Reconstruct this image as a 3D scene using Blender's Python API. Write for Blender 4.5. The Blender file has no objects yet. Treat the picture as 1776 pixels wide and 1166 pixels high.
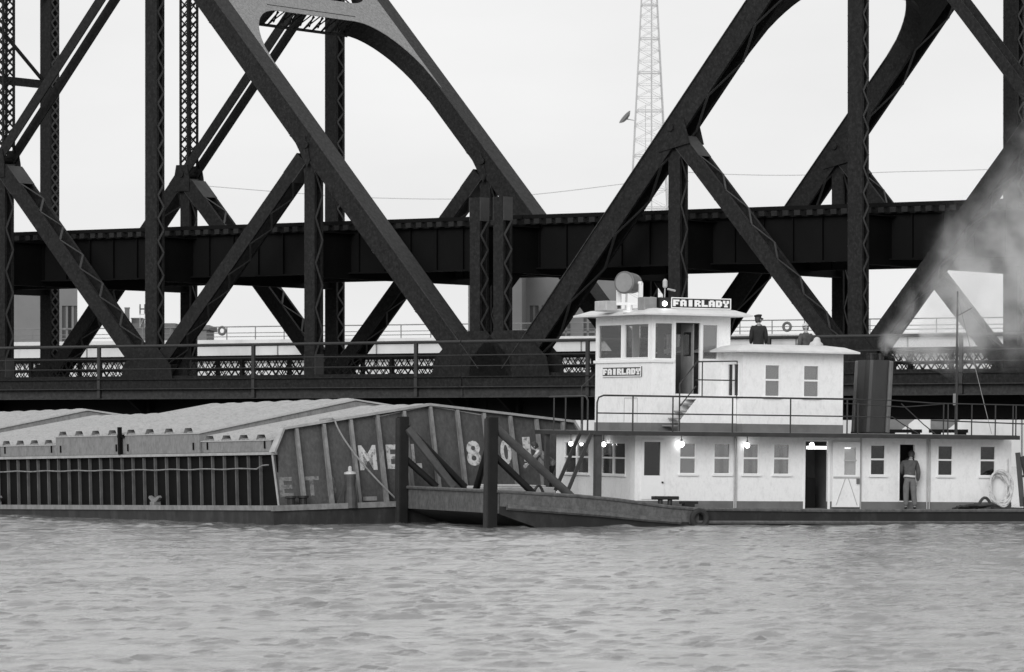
import bpy, bmesh, math, random
import numpy as np
from mathutils import Vector, Matrix
random.seed(7); rng = np.random.default_rng(11)
R = math.radians
S = bpy.context.scene
COL = S.collection

# ------------------------------------------------------------ camera
cam = bpy.data.cameras.new('camera'); co = bpy.data.objects.new('camera', cam); COL.objects.link(co)
co.location = (0, 0, 2.75); co.rotation_euler = (R(90), 0, 0)
cam.sensor_width = 36; cam.lens = 147.97; cam.shift_y = 0.0912
cam.clip_start = 1; cam.clip_end = 12000
cam.dof.use_dof = True; cam.dof.focus_distance = 125; cam.dof.aperture_fstop = 5.6
S.camera = co
# ------------------------------------------------------------ sky and sun (overcast)
SUN_EL, SUN_AZ = R(22), R(199)      # azimuth measured clockwise from +Y: behind the camera, a little left
w = bpy.data.worlds.new('World'); S.world = w; w.use_nodes = True
nt = w.node_tree; nt.nodes.clear()
out = nt.nodes.new('ShaderNodeOutputWorld'); bg = nt.nodes.new('ShaderNodeBackground')
sky = nt.nodes.new('ShaderNodeTexSky'); sky.sky_type = 'NISHITA'; sky.sun_disc = False
sky.sun_elevation = SUN_EL; sky.sun_rotation = SUN_AZ
bw = nt.nodes.new('ShaderNodeRGBToBW'); mx = nt.nodes.new('ShaderNodeMix'); mx.data_type = 'RGBA'
mx.inputs[0].default_value = 0.93
tcw = nt.nodes.new('ShaderNodeTexCoord'); mpw = nt.nodes.new('ShaderNodeMapping'); mpw.inputs['Scale'].default_value = (3, 3, 9); nt.links.new(tcw.outputs['Generated'], mpw.inputs[0])
cl = nt.nodes.new('ShaderNodeTexNoise'); cl.inputs['Scale'].default_value = 2.5; cl.inputs['Detail'].default_value = 6; nt.links.new(mpw.outputs[0], cl.inputs[0])
cr = nt.nodes.new('ShaderNodeValToRGB'); cr.color_ramp.elements[0].position = .3; cr.color_ramp.elements[1].position = .7
cr.color_ramp.elements[0].color = (8.4, 8.4, 8.4, 1); cr.color_ramp.elements[1].color = (9.3, 9.3, 9.3, 1)
nt.links.new(cl.outputs[0], cr.inputs[0]); nt.links.new(cr.outputs[0], mx.inputs[7])
nt.links.new(sky.outputs[0], bw.inputs[0]); nt.links.new(bw.outputs[0], mx.inputs[6])
nt.links.new(mx.outputs[2], bg.inputs[0]); bg.inputs[1].default_value = 0.1
nt.links.new(bg.outputs[0], out.inputs[0])
sl = bpy.data.lights.new('sun', 'SUN'); sl.energy = 1.9; sl.angle = R(30); sl.color = (1, 1, 1)
so = bpy.data.objects.new('sun', sl); COL.objects.link(so)
sd = Vector((math.sin(SUN_AZ)*math.cos(SUN_EL), math.cos(SUN_AZ)*math.cos(SUN_EL), math.sin(SUN_EL)))
so.rotation_euler = sd.to_track_quat('Z', 'Y').to_euler(); so.location = (40, -60, 80)
S.view_settings.view_transform = 'Standard'; S.view_settings.look = 'None'
S.view_settings.exposure = 0; S.view_settings.gamma = 1
S.cycles.volume_step_rate = 1.0; S.cycles.max_bounces = 8; S.cycles.volume_bounces = 4; S.cycles.transparent_max_bounces = 16

# ------------------------------------------------------------ materials
def g(v, a=1): return (v, v, v, a)
def mat(name, base, rough=.6, var=.25, scale=1.5, streak=0., metallic=0., spec=.4, bump=0., dark=None, dscale=.6, damt=.0):
    m = bpy.data.materials.new(name); m.use_nodes = True; n = m.node_tree.nodes; l = m.node_tree.links
    b = n['Principled BSDF']; b.inputs['Roughness'].default_value = rough; b.inputs['Metallic'].default_value = metallic
    b.inputs['Specular IOR Level'].default_value = spec
    tc = n.new('ShaderNodeTexCoord'); mp = n.new('ShaderNodeMapping'); l.new(tc.outputs['Object'], mp.inputs[0])
    mp.inputs['Scale'].default_value = (1, 1, 1 - streak)
    nz = n.new('ShaderNodeTexNoise'); nz.inputs['Scale'].default_value = scale; nz.inputs['Detail'].default_value = 8
    nz.inputs['Roughness'].default_value = .65; l.new(mp.outputs[0], nz.inputs[0])
    r = n.new('ShaderNodeValToRGB'); r.color_ramp.elements[0].position = .3; r.color_ramp.elements[1].position = .7
    r.color_ramp.elements[0].color = g(base*(1-var)); r.color_ramp.elements[1].color = g(min(base*(1+var), .9))
    l.new(nz.outputs[0], r.inputs[0]); col = r.outputs[0]
    if damt > 0:
        n2 = n.new('ShaderNodeTexNoise'); n2.inputs['Scale'].default_value = dscale; n2.inputs['Detail'].default_value = 10
        n2.inputs['Roughness'].default_value = .75; l.new(mp.outputs[0], n2.inputs[0])
        r2 = n.new('ShaderNodeValToRGB'); r2.color_ramp.elements[0].position = .5; r2.color_ramp.elements[1].position = .62
        r2.color_ramp.elements[0].color = g(0); r2.color_ramp.elements[1].color = g(damt); l.new(n2.outputs[0], r2.inputs[0])
        mm = n.new('ShaderNodeMix'); mm.data_type = 'RGBA'; l.new(r2.outputs[0], mm.inputs[0]); l.new(col, mm.inputs[6])
        mm.inputs[7].default_value = g(dark if dark is not None else base*.4); col = mm.outputs[2]
    l.new(col, b.inputs['Base Color'])
    if bump > 0:
        bp = n.new('ShaderNodeBump'); bp.inputs['Strength'].default_value = bump; bp.inputs['Distance'].default_value = .03
        l.new(nz.outputs[0], bp.inputs['Height']); l.new(bp.outputs[0], b.inputs['Normal'])
    return m
def emit(name, v):
    m = bpy.data.materials.new(name); m.use_nodes = True; b = m.node_tree.nodes['Principled BSDF']
    b.inputs['Base Color'].default_value = g(.8); b.inputs['Emission Color'].default_value = g(1); b.inputs['Emission Strength'].default_value = v
    return m
def glass(name, refl=.25, tint=.85):
    m = bpy.data.materials.new(name); m.use_nodes = True; n = m.node_tree.nodes; l = m.node_tree.links
    n.remove(n['Principled BSDF']); o = n['Material Output']
    t = n.new('ShaderNodeBsdfTransparent'); t.inputs[0].default_value = g(tint)
    gl = n.new('ShaderNodeBsdfGlossy'); gl.inputs['Roughness'].default_value = .03; gl.inputs[0].default_value = g(.95)
    nz = n.new('ShaderNodeTexNoise'); nz.inputs['Scale'].default_value = 1.3
    bp = n.new('ShaderNodeBump'); bp.inputs['Strength'].default_value = .08; l.new(nz.outputs[0], bp.inputs['Height']); l.new(bp.outputs[0], gl.inputs['Normal'])
    x = n.new('ShaderNodeMixShader'); x.inputs[0].default_value = refl
    l.new(t.outputs[0], x.inputs[1]); l.new(gl.outputs[0], x.inputs[2]); l.new(x.outputs[0], o.inputs[0])
    return m
M = {
 'white': mat('white_paint', .8, .5, .05, 14, .4, dark=.5, damt=.28, dscale=5),
 'white2': mat('white_trim', .8, .45, .04, 3),
 'roofw': mat('roof_paint', .62, .6, .08, 3, dark=.4, damt=.3),
 'dado': mat('grey_dado_paint', .15, .6, .15, 2, dark=.08, damt=.4),
 'deckedge': mat('dark_deck_edge', .03, .6, .3, 3),
 'hull': mat('dark_hull_paint', .011, .5, .4, 2.2, .5, dark=.05, damt=.4, dscale=1.2),
 'hullbow': mat('worn_bow_plate', .085, .6, .4, 10, .3, dark=.17, damt=.4, dscale=4, bump=.2),
 'knee': mat('dark_knee_steel', .01, .6, .3, 3, spec=.2),
 'pipe': mat('grey_pipe_steel', .05, .55, .3, 4),
 'rail': mat('dark_rail_paint', .028, .5, .2, 4),
 'stack': mat('stack_paint', .035, .45, .2, 2.5, .6),
 'stackl': mat('stack_edge_highlight', .12, .4, .2, 3),  # highlight tone painted on the funnel's rounded edges
 'grey': mat('grey_equipment_paint', .22, .5, .15, 4),
 'lgrey': mat('light_grey_paint', .42, .5, .15, 4),
 'drum': mat('searchlight_metal', .13, .35, .2, 4, metallic=.4),
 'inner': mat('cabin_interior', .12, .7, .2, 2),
 'curtain': mat('window_curtain', .2, .8, .15, 9, .9),
 'blind': mat('window_blind', .15, .8, .1, 4),
 'black': mat('black_paint', .012, .5, .2, 4),
 'signw': mat('sign_lettering', .8, .5, .03, 4),
 'bridge': mat('bridge_steel', .014, .65, .45, 7, .2, spec=.12, dark=.04, damt=.5, dscale=11),
 'portal': mat('portal_plate_skylit', .25, .7, .3, 9, dark=.1, damt=.6, dscale=12),  # paler than the bridge steel: sky light painted into the upward plate
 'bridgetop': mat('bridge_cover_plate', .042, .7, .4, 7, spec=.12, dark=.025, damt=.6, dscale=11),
 'girder': mat('girder_steel', .004, .7, .25, 1.0, .4, spec=.12),
 'lace': mat('lacing_steel', .065, .65, .2, 2, spec=.12),
 'tie': mat('bridge_tie_wood', .014, .9, .3, 3),
 'deck': mat('bridge_deck', .05, .9, .3, 2),
 'concrete': mat('lock_concrete', .56, .85, .12, .25, .5, dark=.3, damt=.4, dscale=.15),
 'brick': mat('pale_brick', .17, .9, .1, .4, dark=.17, damt=.3, dscale=.1),
 'brickd': mat('far_stone', .13, .9, .1, .3),
 'farwin': mat('far_window', .05, .4, .1, .5),
 'farsteel': mat('far_tower_steel', .45, .6, .1, .1),
 'ring': mat('life_ring_paint', .1, .6, .2, 3),
 'wallrail': mat('wall_rail_steel', .16, .6, .2, 1),
 'barge': mat('barge_end_plate', .072, .6, .3, 12, .4, dark=.04, damt=.55, dscale=2.5, bump=.15),
 'bargeside': mat('barge_coaming_steel', .006, .7, .3, 2, .4, spec=.08),
 'bargehull': mat('barge_hull_steel', .022, .65, .4, 2.5, .6, dark=.06, damt=.5, dscale=1.6),
 'rib': mat('barge_rib_paint', .2, .6, .3, 5, .4, dark=.09, damt=.5, dscale=3),
 'ribd': mat('barge_side_rib', .10, .6, .3, 5, .4),
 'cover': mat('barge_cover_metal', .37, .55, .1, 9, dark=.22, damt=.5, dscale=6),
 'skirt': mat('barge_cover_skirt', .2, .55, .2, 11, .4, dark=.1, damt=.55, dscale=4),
 'ledge': mat('barge_ledge_metal', .33, .6, .2, 4, dark=.18, damt=.4),
 'paintw': mat('barge_lettering', .55, .7, .12, 14, dark=.12, damt=.95, dscale=6),
 'wornw': mat('worn_lettering', .17, .7, .5, 9, dark=.08, damt=1., dscale=7),
 'rope': mat('rope_fibre', .26, .9, .2, 8),
 'roped': mat('dark_rope_fibre', .045, .9, .3, 8),
 'ropew': mat('white_rope_fibre', .55, .9, .25, 6, dark=.12, damt=.5, dscale=5),
 'rubber': mat('tyre_rubber', .025, .8, .3, 6),
 'skin': mat('skin', .36, .5, .08, 6),
 'navy': mat('dark_cloth', .018, .85, .2, 10),
 'jacket': mat('grey_jacket_cloth', .07, .85, .25, 10, dark=.12, damt=.3, dscale=6),
 'trouser': mat('worn_trouser_cloth', .13, .85, .2, 9),
 'plaid': mat('plaid_shirt_cloth', .2, .85, .1, 14, dark=.06, damt=1, dscale=14),
 'shirtw': mat('light_shirt_cloth', .5, .85, .1, 9),
 'hair': mat('hair', .03, .6, .3, 12),
 'lamp': emit('lit_lamp', 8.), 'lampdim': emit('lit_tube_lamp', 2.2),
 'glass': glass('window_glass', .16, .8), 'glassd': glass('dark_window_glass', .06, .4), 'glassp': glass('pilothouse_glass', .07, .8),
}

# ------------------------------------------------------------ mesh helpers
class MB:
    def __init__(s): s.v = []; s.f = []
    def add(s, vs, fs):
        o = len(s.v); s.v += [tuple(v) for v in vs]; s.f += [tuple(i+o for i in f) for f in fs]; return s
    def box(s, x0, x1, y0, y1, z0, z1):
        return s.add([(x0,y0,z0),(x1,y0,z0),(x1,y1,z0),(x0,y1,z0),(x0,y0,z1),(x1,y0,z1),(x1,y1,z1),(x0,y1,z1)],
                     [(0,3,2,1),(4,5,6,7),(0,1,5,4),(1,2,6,5),(2,3,7,6),(3,0,4,7)])
    def bar(s, p, q, a, b, up=(0,0,1)):
        p, q = Vector(p), Vector(q); d = (q-p).normalized(); u = Vector(up)
        x = d.cross(u)
        if x.length < 1e-4: x = d.cross(Vector((1,0,0)))
        x.normalize(); y = x.cross(d).normalized(); x *= a/2; y *= b/2
        return s.add([p-x-y, p+x-y, p+x+y, p-x+y, q-x-y, q+x-y, q+x+y, q-x+y],
                     [(0,3,2,1),(4,5,6,7),(0,1,5,4),(1,2,6,5),(2,3,7,6),(3,0,4,7)])
    def tube(s, pts, r, n=8, closed=False, cap=True):
        pts = [Vector(p) for p in pts]; m = len(pts); rs = r if isinstance(r, (list, tuple)) else [r]*m
        rings = []; prev = None
        for i, p in enumerate(pts):
            if closed: d = pts[(i+1) % m]-pts[i-1]
            else: d = pts[min(i+1, m-1)]-pts[max(i-1, 0)]
            d.normalize()
            if prev is None: x = d.orthogonal()
            else: x = prev-d*prev.dot(d)
            x.normalize(); prev = x; y = d.cross(x)
            rings.append([p+(x*math.cos(2*math.pi*k/n)+y*math.sin(2*math.pi*k/n))*rs[i] for k in range(n)])
        vs = [v for rg in rings for v in rg]; fs = []
        for i in range(m if closed else m-1):
            a, b = i*n, ((i+1) % m)*n
            fs += [(a+k, a+(k+1) % n, b+(k+1) % n, b+k) for k in range(n)]
        if cap and not closed: fs += [tuple(range(n))[::-1], tuple((m-1)*n+k for k in range(n))]
        return s.add(vs, fs)
    def lathe(s, prof, c=(0,0,0), axis=(0,0,1), n=24):
        ax = Vector(axis).normalized(); x = ax.orthogonal().normalized(); y = ax.cross(x); c = Vector(c)
        vs = []; fs = []
        for r, h in prof:
            vs += [c+ax*h+(x*math.cos(2*math.pi*k/n)+y*math.sin(2*math.pi*k/n))*r for k in range(n)]
        for i in range(len(prof)-1):
            a, b = i*n, (i+1)*n; fs += [(a+k, a+(k+1) % n, b+(k+1) % n, b+k) for k in range(n)]
        fs += [tuple(range(n))[::-1], tuple((len(prof)-1)*n+k for k in range(n))]
        return s.add(vs, fs)
    def prism(s, poly, d):
        """poly: 3-D points of one cap; d: extrusion vector"""
        n = len(poly); a = [Vector(p) for p in poly]; b = [p+Vector(d) for p in a]
        return s.add(a+b, [tuple(range(n))[::-1], tuple(range(n, 2*n))]+[(k, (k+1) % n, n+(k+1) % n, n+k) for k in range(n)])
    def wall(s, P, a0, a1, z0, z1, holes, t):
        """wall of thickness t on plane P(a, depth, z) with rectangular holes (a0,a1,z0,z1)"""
        A = sorted({a0, a1, *[h[0] for h in holes], *[h[1] for h in holes]}); Z = sorted({z0, z1, *[h[2] for h in holes], *[h[3] for h in holes]})
        def hole(i, j):
            if i < 0 or j < 0 or i >= len(A)-1 or j >= len(Z)-1: return True
            ca, cz = (A[i]+A[i+1])/2, (Z[j]+Z[j+1])/2
            return any(h[0] < ca < h[1] and h[2] < cz < h[3] for h in holes)
        for i in range(len(A)-1):
            for j in range(len(Z)-1):
                if hole(i, j): continue
                p, q, u, v = A[i], A[i+1], Z[j], Z[j+1]
                s.add([P(p,0,u),P(q,0,u),P(q,0,v),P(p,0,v)], [(0,1,2,3)]); s.add([P(p,t,u),P(q,t,u),P(q,t,v),P(p,t,v)], [(3,2,1,0)])
                if hole(i-1, j): s.add([P(p,0,u),P(p,0,v),P(p,t,v),P(p,t,u)], [(0,1,2,3)])
                if hole(i+1, j): s.add([P(q,0,u),P(q,0,v),P(q,t,v),P(q,t,u)], [(3,2,1,0)])
                if hole(i, j-1): s.add([P(p,0,u),P(q,0,u),P(q,t,u),P(p,t,u)], [(3,2,1,0)])
                if hole(i, j+1): s.add([P(p,0,v),P(q,0,v),P(q,t,v),P(p,t,v)], [(0,1,2,3)])
        return s
    def build(s, name, m, parent=None, off=(0,0,0), smooth=False, bevel=0.):
        me = bpy.data.meshes.new(name); o = Vector(off)
        me.from_pydata([Vector(v)-o for v in s.v], [], s.f); me.validate(); me.update()
        bm = bmesh.new(); bm.from_mesh(me); bmesh.ops.remove_doubles(bm, verts=bm.verts, dist=1e-5)
        bmesh.ops.recalc_face_normals(bm, faces=bm.faces); bm.to_mesh(me); bm.free()
        me.materials.append(M[m] if isinstance(m, str) else m)
        if smooth:
            for p in me.polygons: p.use_smooth = True
            try: me.set_sharp_from_angle(angle=R(40))
            except Exception: pass
        ob = bpy.data.objects.new(name, me); COL.objects.link(ob)
        if parent: ob.parent = parent
        if bevel:
            bv = ob.modifiers.new('bevel', 'BEVEL'); bv.width = bevel; bv.segments = 2; bv.limit_method = 'ANGLE'
        return ob
def tag(o, label=None, cat=None, group=None, kind=None):
    if label: o['label'] = label
    if cat: o['category'] = cat
    if group: o['group'] = group
    if kind: o['kind'] = kind
    return o
def thing(name, label, cat, mw=None, group=None):
    o = bpy.data.objects.new(name, None); o.empty_display_size = .3; COL.objects.link(o)
    if mw is not None: o.matrix_world = mw
    return tag(o, label, cat, group)

# local frames of the big things: X along, Y away, Z up
CAM = Vector((0, 0, 2.75)); F_, HZ = 7300., 745.
class Frame:
    def __init__(s, m): s.m = m; s.i = m.inverted()
    def at(s, px, py, ax, val):
        """point on the plane [ax]=val of this thing that was measured at photo pixel px,py"""
        d = (s.i.to_3x3() @ Vector(((px-888)/F_, 1, (HZ-py)/F_))); c = s.i @ CAM
        return c+d*((val-c[ax])/d[ax])
TUG = Frame(Matrix.Translation((3.485, 120, 0)) @ Matrix.Rotation(.012, 4, 'Y') @ Matrix.Rotation(R(24), 4, 'Z'))
BAR = Frame(Matrix.Translation((-6.846, 121, 0)) @ Matrix.Rotation(-.025, 4, 'Y') @ Matrix.Rotation(R(33), 4, 'Z'))
BRI = Frame(Matrix.Translation((0, 160, 0)) @ Matrix.Rotation(R(-33.7), 4, 'Z'))
WAL = Frame(Matrix.Translation((0, 330, 0)) @ Matrix.Rotation(R(-26), 4, 'Z'))

# ------------------------------------------------------------ water
def water():
    xs = np.concatenate([np.linspace(-1500,-60,12), np.linspace(-50,-28,16), np.arange(-27,-13,.14), np.arange(-13,13,.095), np.arange(13,27.01,.14), np.linspace(28,50,16), np.linspace(60,1500,12)])
    ys = np.concatenate([np.linspace(-300,20,9), np.linspace(24,40,30), np.arange(40.2,82,.07), np.arange(82,137,.105), np.linspace(137.5,175,70), np.linspace(185,900,14)])
    X, Y = np.meshgrid(xs, ys); Z = np.zeros_like(X); DX = np.zeros_like(X); DY = np.zeros_like(X)
    n = 90
    for i in range(n):
        lam = .38*(3.2/.38)**rng.random(); k = 2*math.pi/lam
        th = math.pi/2 + rng.normal(0, .38) + .1
        a = .0021*lam**1.0*(.5+rng.random())
        ph = rng.random()*6.283
        q = k*(X*math.cos(th)+Y*math.sin(th))+ph
        Z += a*np.cos(q); DX -= a*.8*math.cos(th)*np.sin(q); DY -= a*.8*math.sin(th)*np.sin(q)
    # wind patches: amplitude varies slowly
    P = .8+.35*np.sin(X*.21+Y*.13+1)*np.sin(X*.07-Y*.19+2)+.25*np.sin(X*.33-Y*.41)
    fade = np.clip((60-np.abs(X))/20,0,1)*np.clip((180-Y)/30,0,1)*np.clip((Y-15)/10,0,1)
    fine = np.clip((28-np.abs(X))/2,0,1)*np.clip((138-Y)/2,0,1)*np.clip((Y-40)/2,0,1)
    near = np.clip(1.25-(Y-50)/140, .6, 1.2)
    amp = P*(.35*fade+.65*fine)*near
    Z *= amp
    ZP = np.zeros_like(Z)
    for cnt, h0, h1, s0, s1 in ((9000, .006, .016, .08, .2), (9000, .02, .044, .11, .24), (2600, .035, .07, .15, .32), (230, .035, .085, .28, .6)):
        spots = []
        for _ in range(cnt):
            cx, cy = rng.uniform(-26, 26), rng.uniform(41, 135.5)
            if abs(cx) > .135*cy+3: continue
            if s0 > .25:                                    # a larger crest is a broken row of smaller ones
                L_ = rng.uniform(.3, 1.1)
                for _k in range(rng.integers(3, 7)): spots.append((cx+rng.normal(0, L_*.5), cy+rng.normal(0, .16), rng.uniform(.16, .36)))
            else: spots.append((cx, cy, rng.uniform(s0, s1)))
        for cx, cy, sx in spots:
            sy = sx*rng.uniform(.2, .36); hh = rng.uniform(h0, h1)*(1.1-.4*(cy-40)/95); th = rng.normal(0, .22)
            i0, i1 = np.searchsorted(xs, cx-3*sx), np.searchsorted(xs, cx+3*sx); j0, j1 = np.searchsorted(ys, cy-4*sx), np.searchsorted(ys, cy+4*sx)
            xx, yy = X[j0:j1, i0:i1]-cx, Y[j0:j1, i0:i1]-cy
            u = xx*math.cos(th)+yy*math.sin(th); v_ = -xx*math.sin(th)+yy*math.cos(th)
            v_ = v_+.35*u*u/sx
            gq = np.exp(-(u/sx)**2)*(np.exp(-(np.where(v_ < 0, v_/sy, v_/(2.4*sy)))**2)-.35*np.exp(-((v_+1.5*sy)/(1.6*sy))**2))
            ZP[j0:j1, i0:i1] += hh*gq
    Z += .075*np.tanh(ZP/.075)
    X2 = X+DX*amp*fine; Y2 = Y+DY*amp*fine
    nx, ny = len(xs), len(ys)
    co_ = np.stack([X2, Y2, Z], -1).reshape(-1, 3).astype(np.float32)
    ii = (np.arange(ny-1)[:,None]*nx+np.arange(nx-1)[None]).ravel()
    fc = np.stack([ii, ii+1, ii+nx+1, ii+nx], -1).astype(np.int32)
    me = bpy.data.meshes.new('water'); me.vertices.add(len(co_)); me.vertices.foreach_set('co', co_.ravel())
    me.loops.add(fc.size); me.loops.foreach_set('vertex_index', fc.ravel()); me.polygons.add(len(fc))
    me.polygons.foreach_set('loop_start', np.arange(0, fc.size, 4, dtype=np.int32)); me.polygons.foreach_set('use_smooth', np.ones(len(fc), bool))
    me.update(); me.validate()
    m = bpy.data.materials.new('river_water'); m.use_nodes = True; nn = m.node_tree.nodes; l = m.node_tree.links
    b = nn['Principled BSDF']; b.inputs['Base Color'].default_value = g(.17); b.inputs['Roughness'].default_value = .17; b.inputs['Coat Weight'].default_value = 1; b.inputs['Coat Roughness'].default_value = .2; b.inputs['Coat IOR'].default_value = 1.5; b.inputs['IOR'].default_value = 1.6
    tc = nn.new('ShaderNodeTexCoord')
    def bump(scale, st, dist, prev=None, sx=1.):
        mp = nn.new('ShaderNodeMapping'); mp.inputs['Scale'].default_value = (sx, 1, 1); l.new(tc.outputs['Object'], mp.inputs[0])
        z = nn.new('ShaderNodeTexNoise'); z.inputs['Scale'].default_value = scale; z.inputs['Detail'].default_value = 5; l.new(mp.outputs[0], z.inputs[0])
        bb = nn.new('ShaderNodeBump'); bb.inputs['Strength'].default_value = st; bb.inputs['Distance'].default_value = dist
        l.new(z.outputs[0], bb.inputs['Height'])
        if prev: l.new(prev.outputs[0], bb.inputs['Normal'])
        return bb
    b1 = bump(4.5, .6, .035, None, .45); b2 = bump(15, .8, .014, b1, .7); l.new(b2.outputs[0], b.inputs['Normal']); l.new(b2.outputs[0], b.inputs['Coat Normal'])
    me.materials.append(m)
    o = bpy.data.objects.new('water', me); COL.objects.link(o); tag(o, kind='structure')
water()

# ------------------------------------------------------------ bridge
def chan(A, Bp, y, W, D, lace=True, pitch=None, batten=1.0, cover=None, xl=False, lw=.09):
    """built-up member between xz points A,B in the truss plane at y; returns (plates MB, lacing MB, cover MB)"""
    A = Vector((A[0], y, A[1])); Bp = Vector((Bp[0], y, Bp[1])); d = (Bp-A); L = d.length; d.normalize()
    m = Vector((-d.z, 0, d.x)); pl = MB(); lc = MB(); cv = MB(); Y = Vector((0,1,0))
    for s in (-1, 1):
        pl.bar(A+Y*s*(D/2-.02), Bp+Y*s*(D/2-.02), .04, W, up=m)
        for e in (-1, 1):
            pl.bar(A+Y*s*(D/2-.09)+m*e*(W/2-.015), Bp+Y*s*(D/2-.09)+m*e*(W/2-.015), .10, .03, up=m)
    for e in (-1, 1):
        if cover == e:
            cv.bar(A+m*e*(W/2+.02), Bp+m*e*(W/2+.02), D+.14, .03, up=m); continue
        if batten:
            lc.bar(A+m*e*(W/2+.012), A+d*batten+m*e*(W/2+.012), D*.98, .02, up=m); lc.bar(Bp-d*batten+m*e*(W/2+.012), Bp+m*e*(W/2+.012), D*.98, .02, up=m)
        if lace:
            p = pitch or D*.75; n = max(2, int((L-2*batten)/p)); p = (L-2*batten)/n
            for k in range(n):
                for sg in ((1,-1) if xl else ((1,) if k % 2 else (-1,))):
                    a = A+d*(batten+k*p)+Y*sg*(D/2-.06)+m*e*(W/2+.01*(1+(sg>0)*1.2)); b = A+d*(batten+(k+1)*p)-Y*sg*(D/2-.06)+m*e*(W/2+.01*(1+(sg>0)*1.2))
                    lc.bar(a, b, lw, .012, up=m)
    return pl, lc, cv
YF = 12.3
def span(label, nodes, sub0, side, root_x, xl0, xl1):
    mw = BRI.m @ Matrix.Translation((root_x, 0, 0))
    rt = thing('bridge_span', label, 'bridge', mw); off = (root_x, 0, 0)
    def B(mb, name, m, par=rt): return mb.build(name, m, par, off) if mb.f else None
    def mem(name, *a, m='bridge', mlace='lace', **k):
        pl, lc, cv = chan(*a, **k); o = B(pl, name, m)
        if lc.f: lc.build('lacing', mlace, o, off)
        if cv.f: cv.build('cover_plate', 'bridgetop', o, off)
    z0, zm, zt = 4.8, 13.9, 23.2
    n0, n1, n2, n3, n4 = nodes        # end bottom, sub, tall, sub, tall
    sgn = 1 if n4 > n0 else -1
    for yy in (0, YF):
        mem('end_post', (n0, z0), (n2, zt), yy, .78, .95, cover=sgn, batten=.6, pitch=1.5, lw=.14) if sgn > 0 else mem('end_post', (n0, z0), (n2, zt), yy, .78, .95, cover=-1, batten=.6, pitch=1.5, lw=.14)
        mem('sub_vertical', (n1, z0), (n1, zm-.2), yy, .5, .58, batten=.9, pitch=.8)
        mem('sub_diagonal', (n1+sgn*.3, zm-.5), (n2, z0), yy, .56, .85, batten=1.0, pitch=.78)
        mem('tall_vertical', (n2, z0), (n2, zt), yy, .6, .5 if yy == 0 else .62, batten=.9, pitch=.45)
        mem('sub_vertical', (n3, z0), (n3, zm-.2), yy, .5, .58, batten=.9, pitch=.8)
        mem('sub_diagonal', (n3-sgn*.3, zm-.5), (n2, z0), yy, .62, .95, batten=1.0, pitch=.78)
        mem('lower_diagonal', (n3, zm), (n4, z0), yy, .6, .9, batten=.8)
        mem('tall_vertical', (n4, z0), (n4, zt), yy, .6, .5 if yy == 0 else .62, batten=.9, pitch=.45, xl=(yy > 0))
        for s in (-.42, .42):
            e = MB().bar((n2, yy+s, zt-.2), (n3, yy+s, zm), .07, .42, up=(zt-zm, 0, -(n2-n3)) if sgn < 0 else (zt-zm, 0, n3-n2))
            B(e, 'eyebar', 'bridge')
        for s in (-.12, .12):                                   # upper hanger of the mid node
            pass
        hg = MB(); hw_, hd_ = .2, .33; lz = MB()
        for sx in (-1, 1):
            for sy in (-1, 1): hg.bar((n3+sx*hw_, yy+sy*hd_, zm+.3), (n3+sx*hw_, yy+sy*hd_, zt), .085, .085)
        z = zm+.5
        while z < zt-.4:
            for sg in (-1, 1):
                for sd_ in (-1, 1):
                    lz.bar((n3-sg*hw_, yy+sd_*hd_+.02*sg, z), (n3+sg*hw_, yy+sd_*hd_+.02*sg, z+.42), .06, .015, up=(0,1,0))
                    lz.bar((n3+sd_*hw_+.02*sg, yy-sg*hd_, z), (n3+sd_*hw_+.02*sg, yy+sg*hd_, z+.42), .015, .06, up=(0,0,1))
            z += .42
        ho = B(hg, 'hanger', 'bridge'); lz.build('lacing', 'bridge', ho, off)
        ch = MB(); ch.box(min(n0,n4)-(.3 if sgn>0 else 3), max(n0,n4)+(.3 if sgn<0 else 3), yy-.4, yy+.4, 4.25, 4.9); B(ch, 'bottom_chord', 'bridge')
        ch = MB(); ch.box(min(n2,n4)-(.4 if sgn>0 else 3), max(n2,n4)+(.4 if sgn<0 else 3), yy-.5, yy+.5, zt-.45, zt+.45); B(ch, 'top_chord', 'bridge')
        # end hanger posts at the joint of the spans, topped at the upper deck
        mem('end_hanger', (n0-(.0 if sgn<0 else .62), z0), (n0-(.0 if sgn<0 else .62), 11.6), yy, .46, .62, batten=.9, pitch=.55)
        for (gx, gz, a, h) in ((n0, z0, 1.9, 1.7), (n2, z0, 1.35, 1.3), (n4, z0, 1.35, 1.3)):
            if yy > 0: a, h = a*.6, h*.65
            for s in (-.5, .5):
                gp = MB(); gp.prism([(gx-a, yy+s, gz-.3), (gx+a, yy+s, gz-.3), (gx+a*.9, yy+s, gz+h*.4), (gx+a*.35, yy+s, gz+h), (gx-a*.35, yy+s, gz+h), (gx-a*.9, yy+s, gz+h*.4)], (0, .025*(1 if s > 0 else -1), 0))
                B(gp, 'gusset_plate', 'bridge')
        for gx in (n1, n3):
            for s in (-.5, .5):
                gp = MB(); gp.prism([(gx-.42, yy+s, zm-.75), (gx+.42, yy+s, zm-.75), (gx+.42, yy+s, zm-.2), (gx+.3, yy+s, zm+.4), (gx-.3, yy+s, zm+.4), (gx-.42, yy+s, zm-.2)] if gx == n3 else
                         [(gx-.25-.3*sgn, yy+s, zm-.9), (gx+.5+.3*sgn, yy+s, zm-.6), (gx+.25+.3*sgn, yy+s, zm+.35), (gx-.35+.2*sgn, yy+s, zm+.15)], (0, .025*(1 if s > 0 else -1), 0))
                B(gp, 'gusset_plate', 'bridge')
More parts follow.
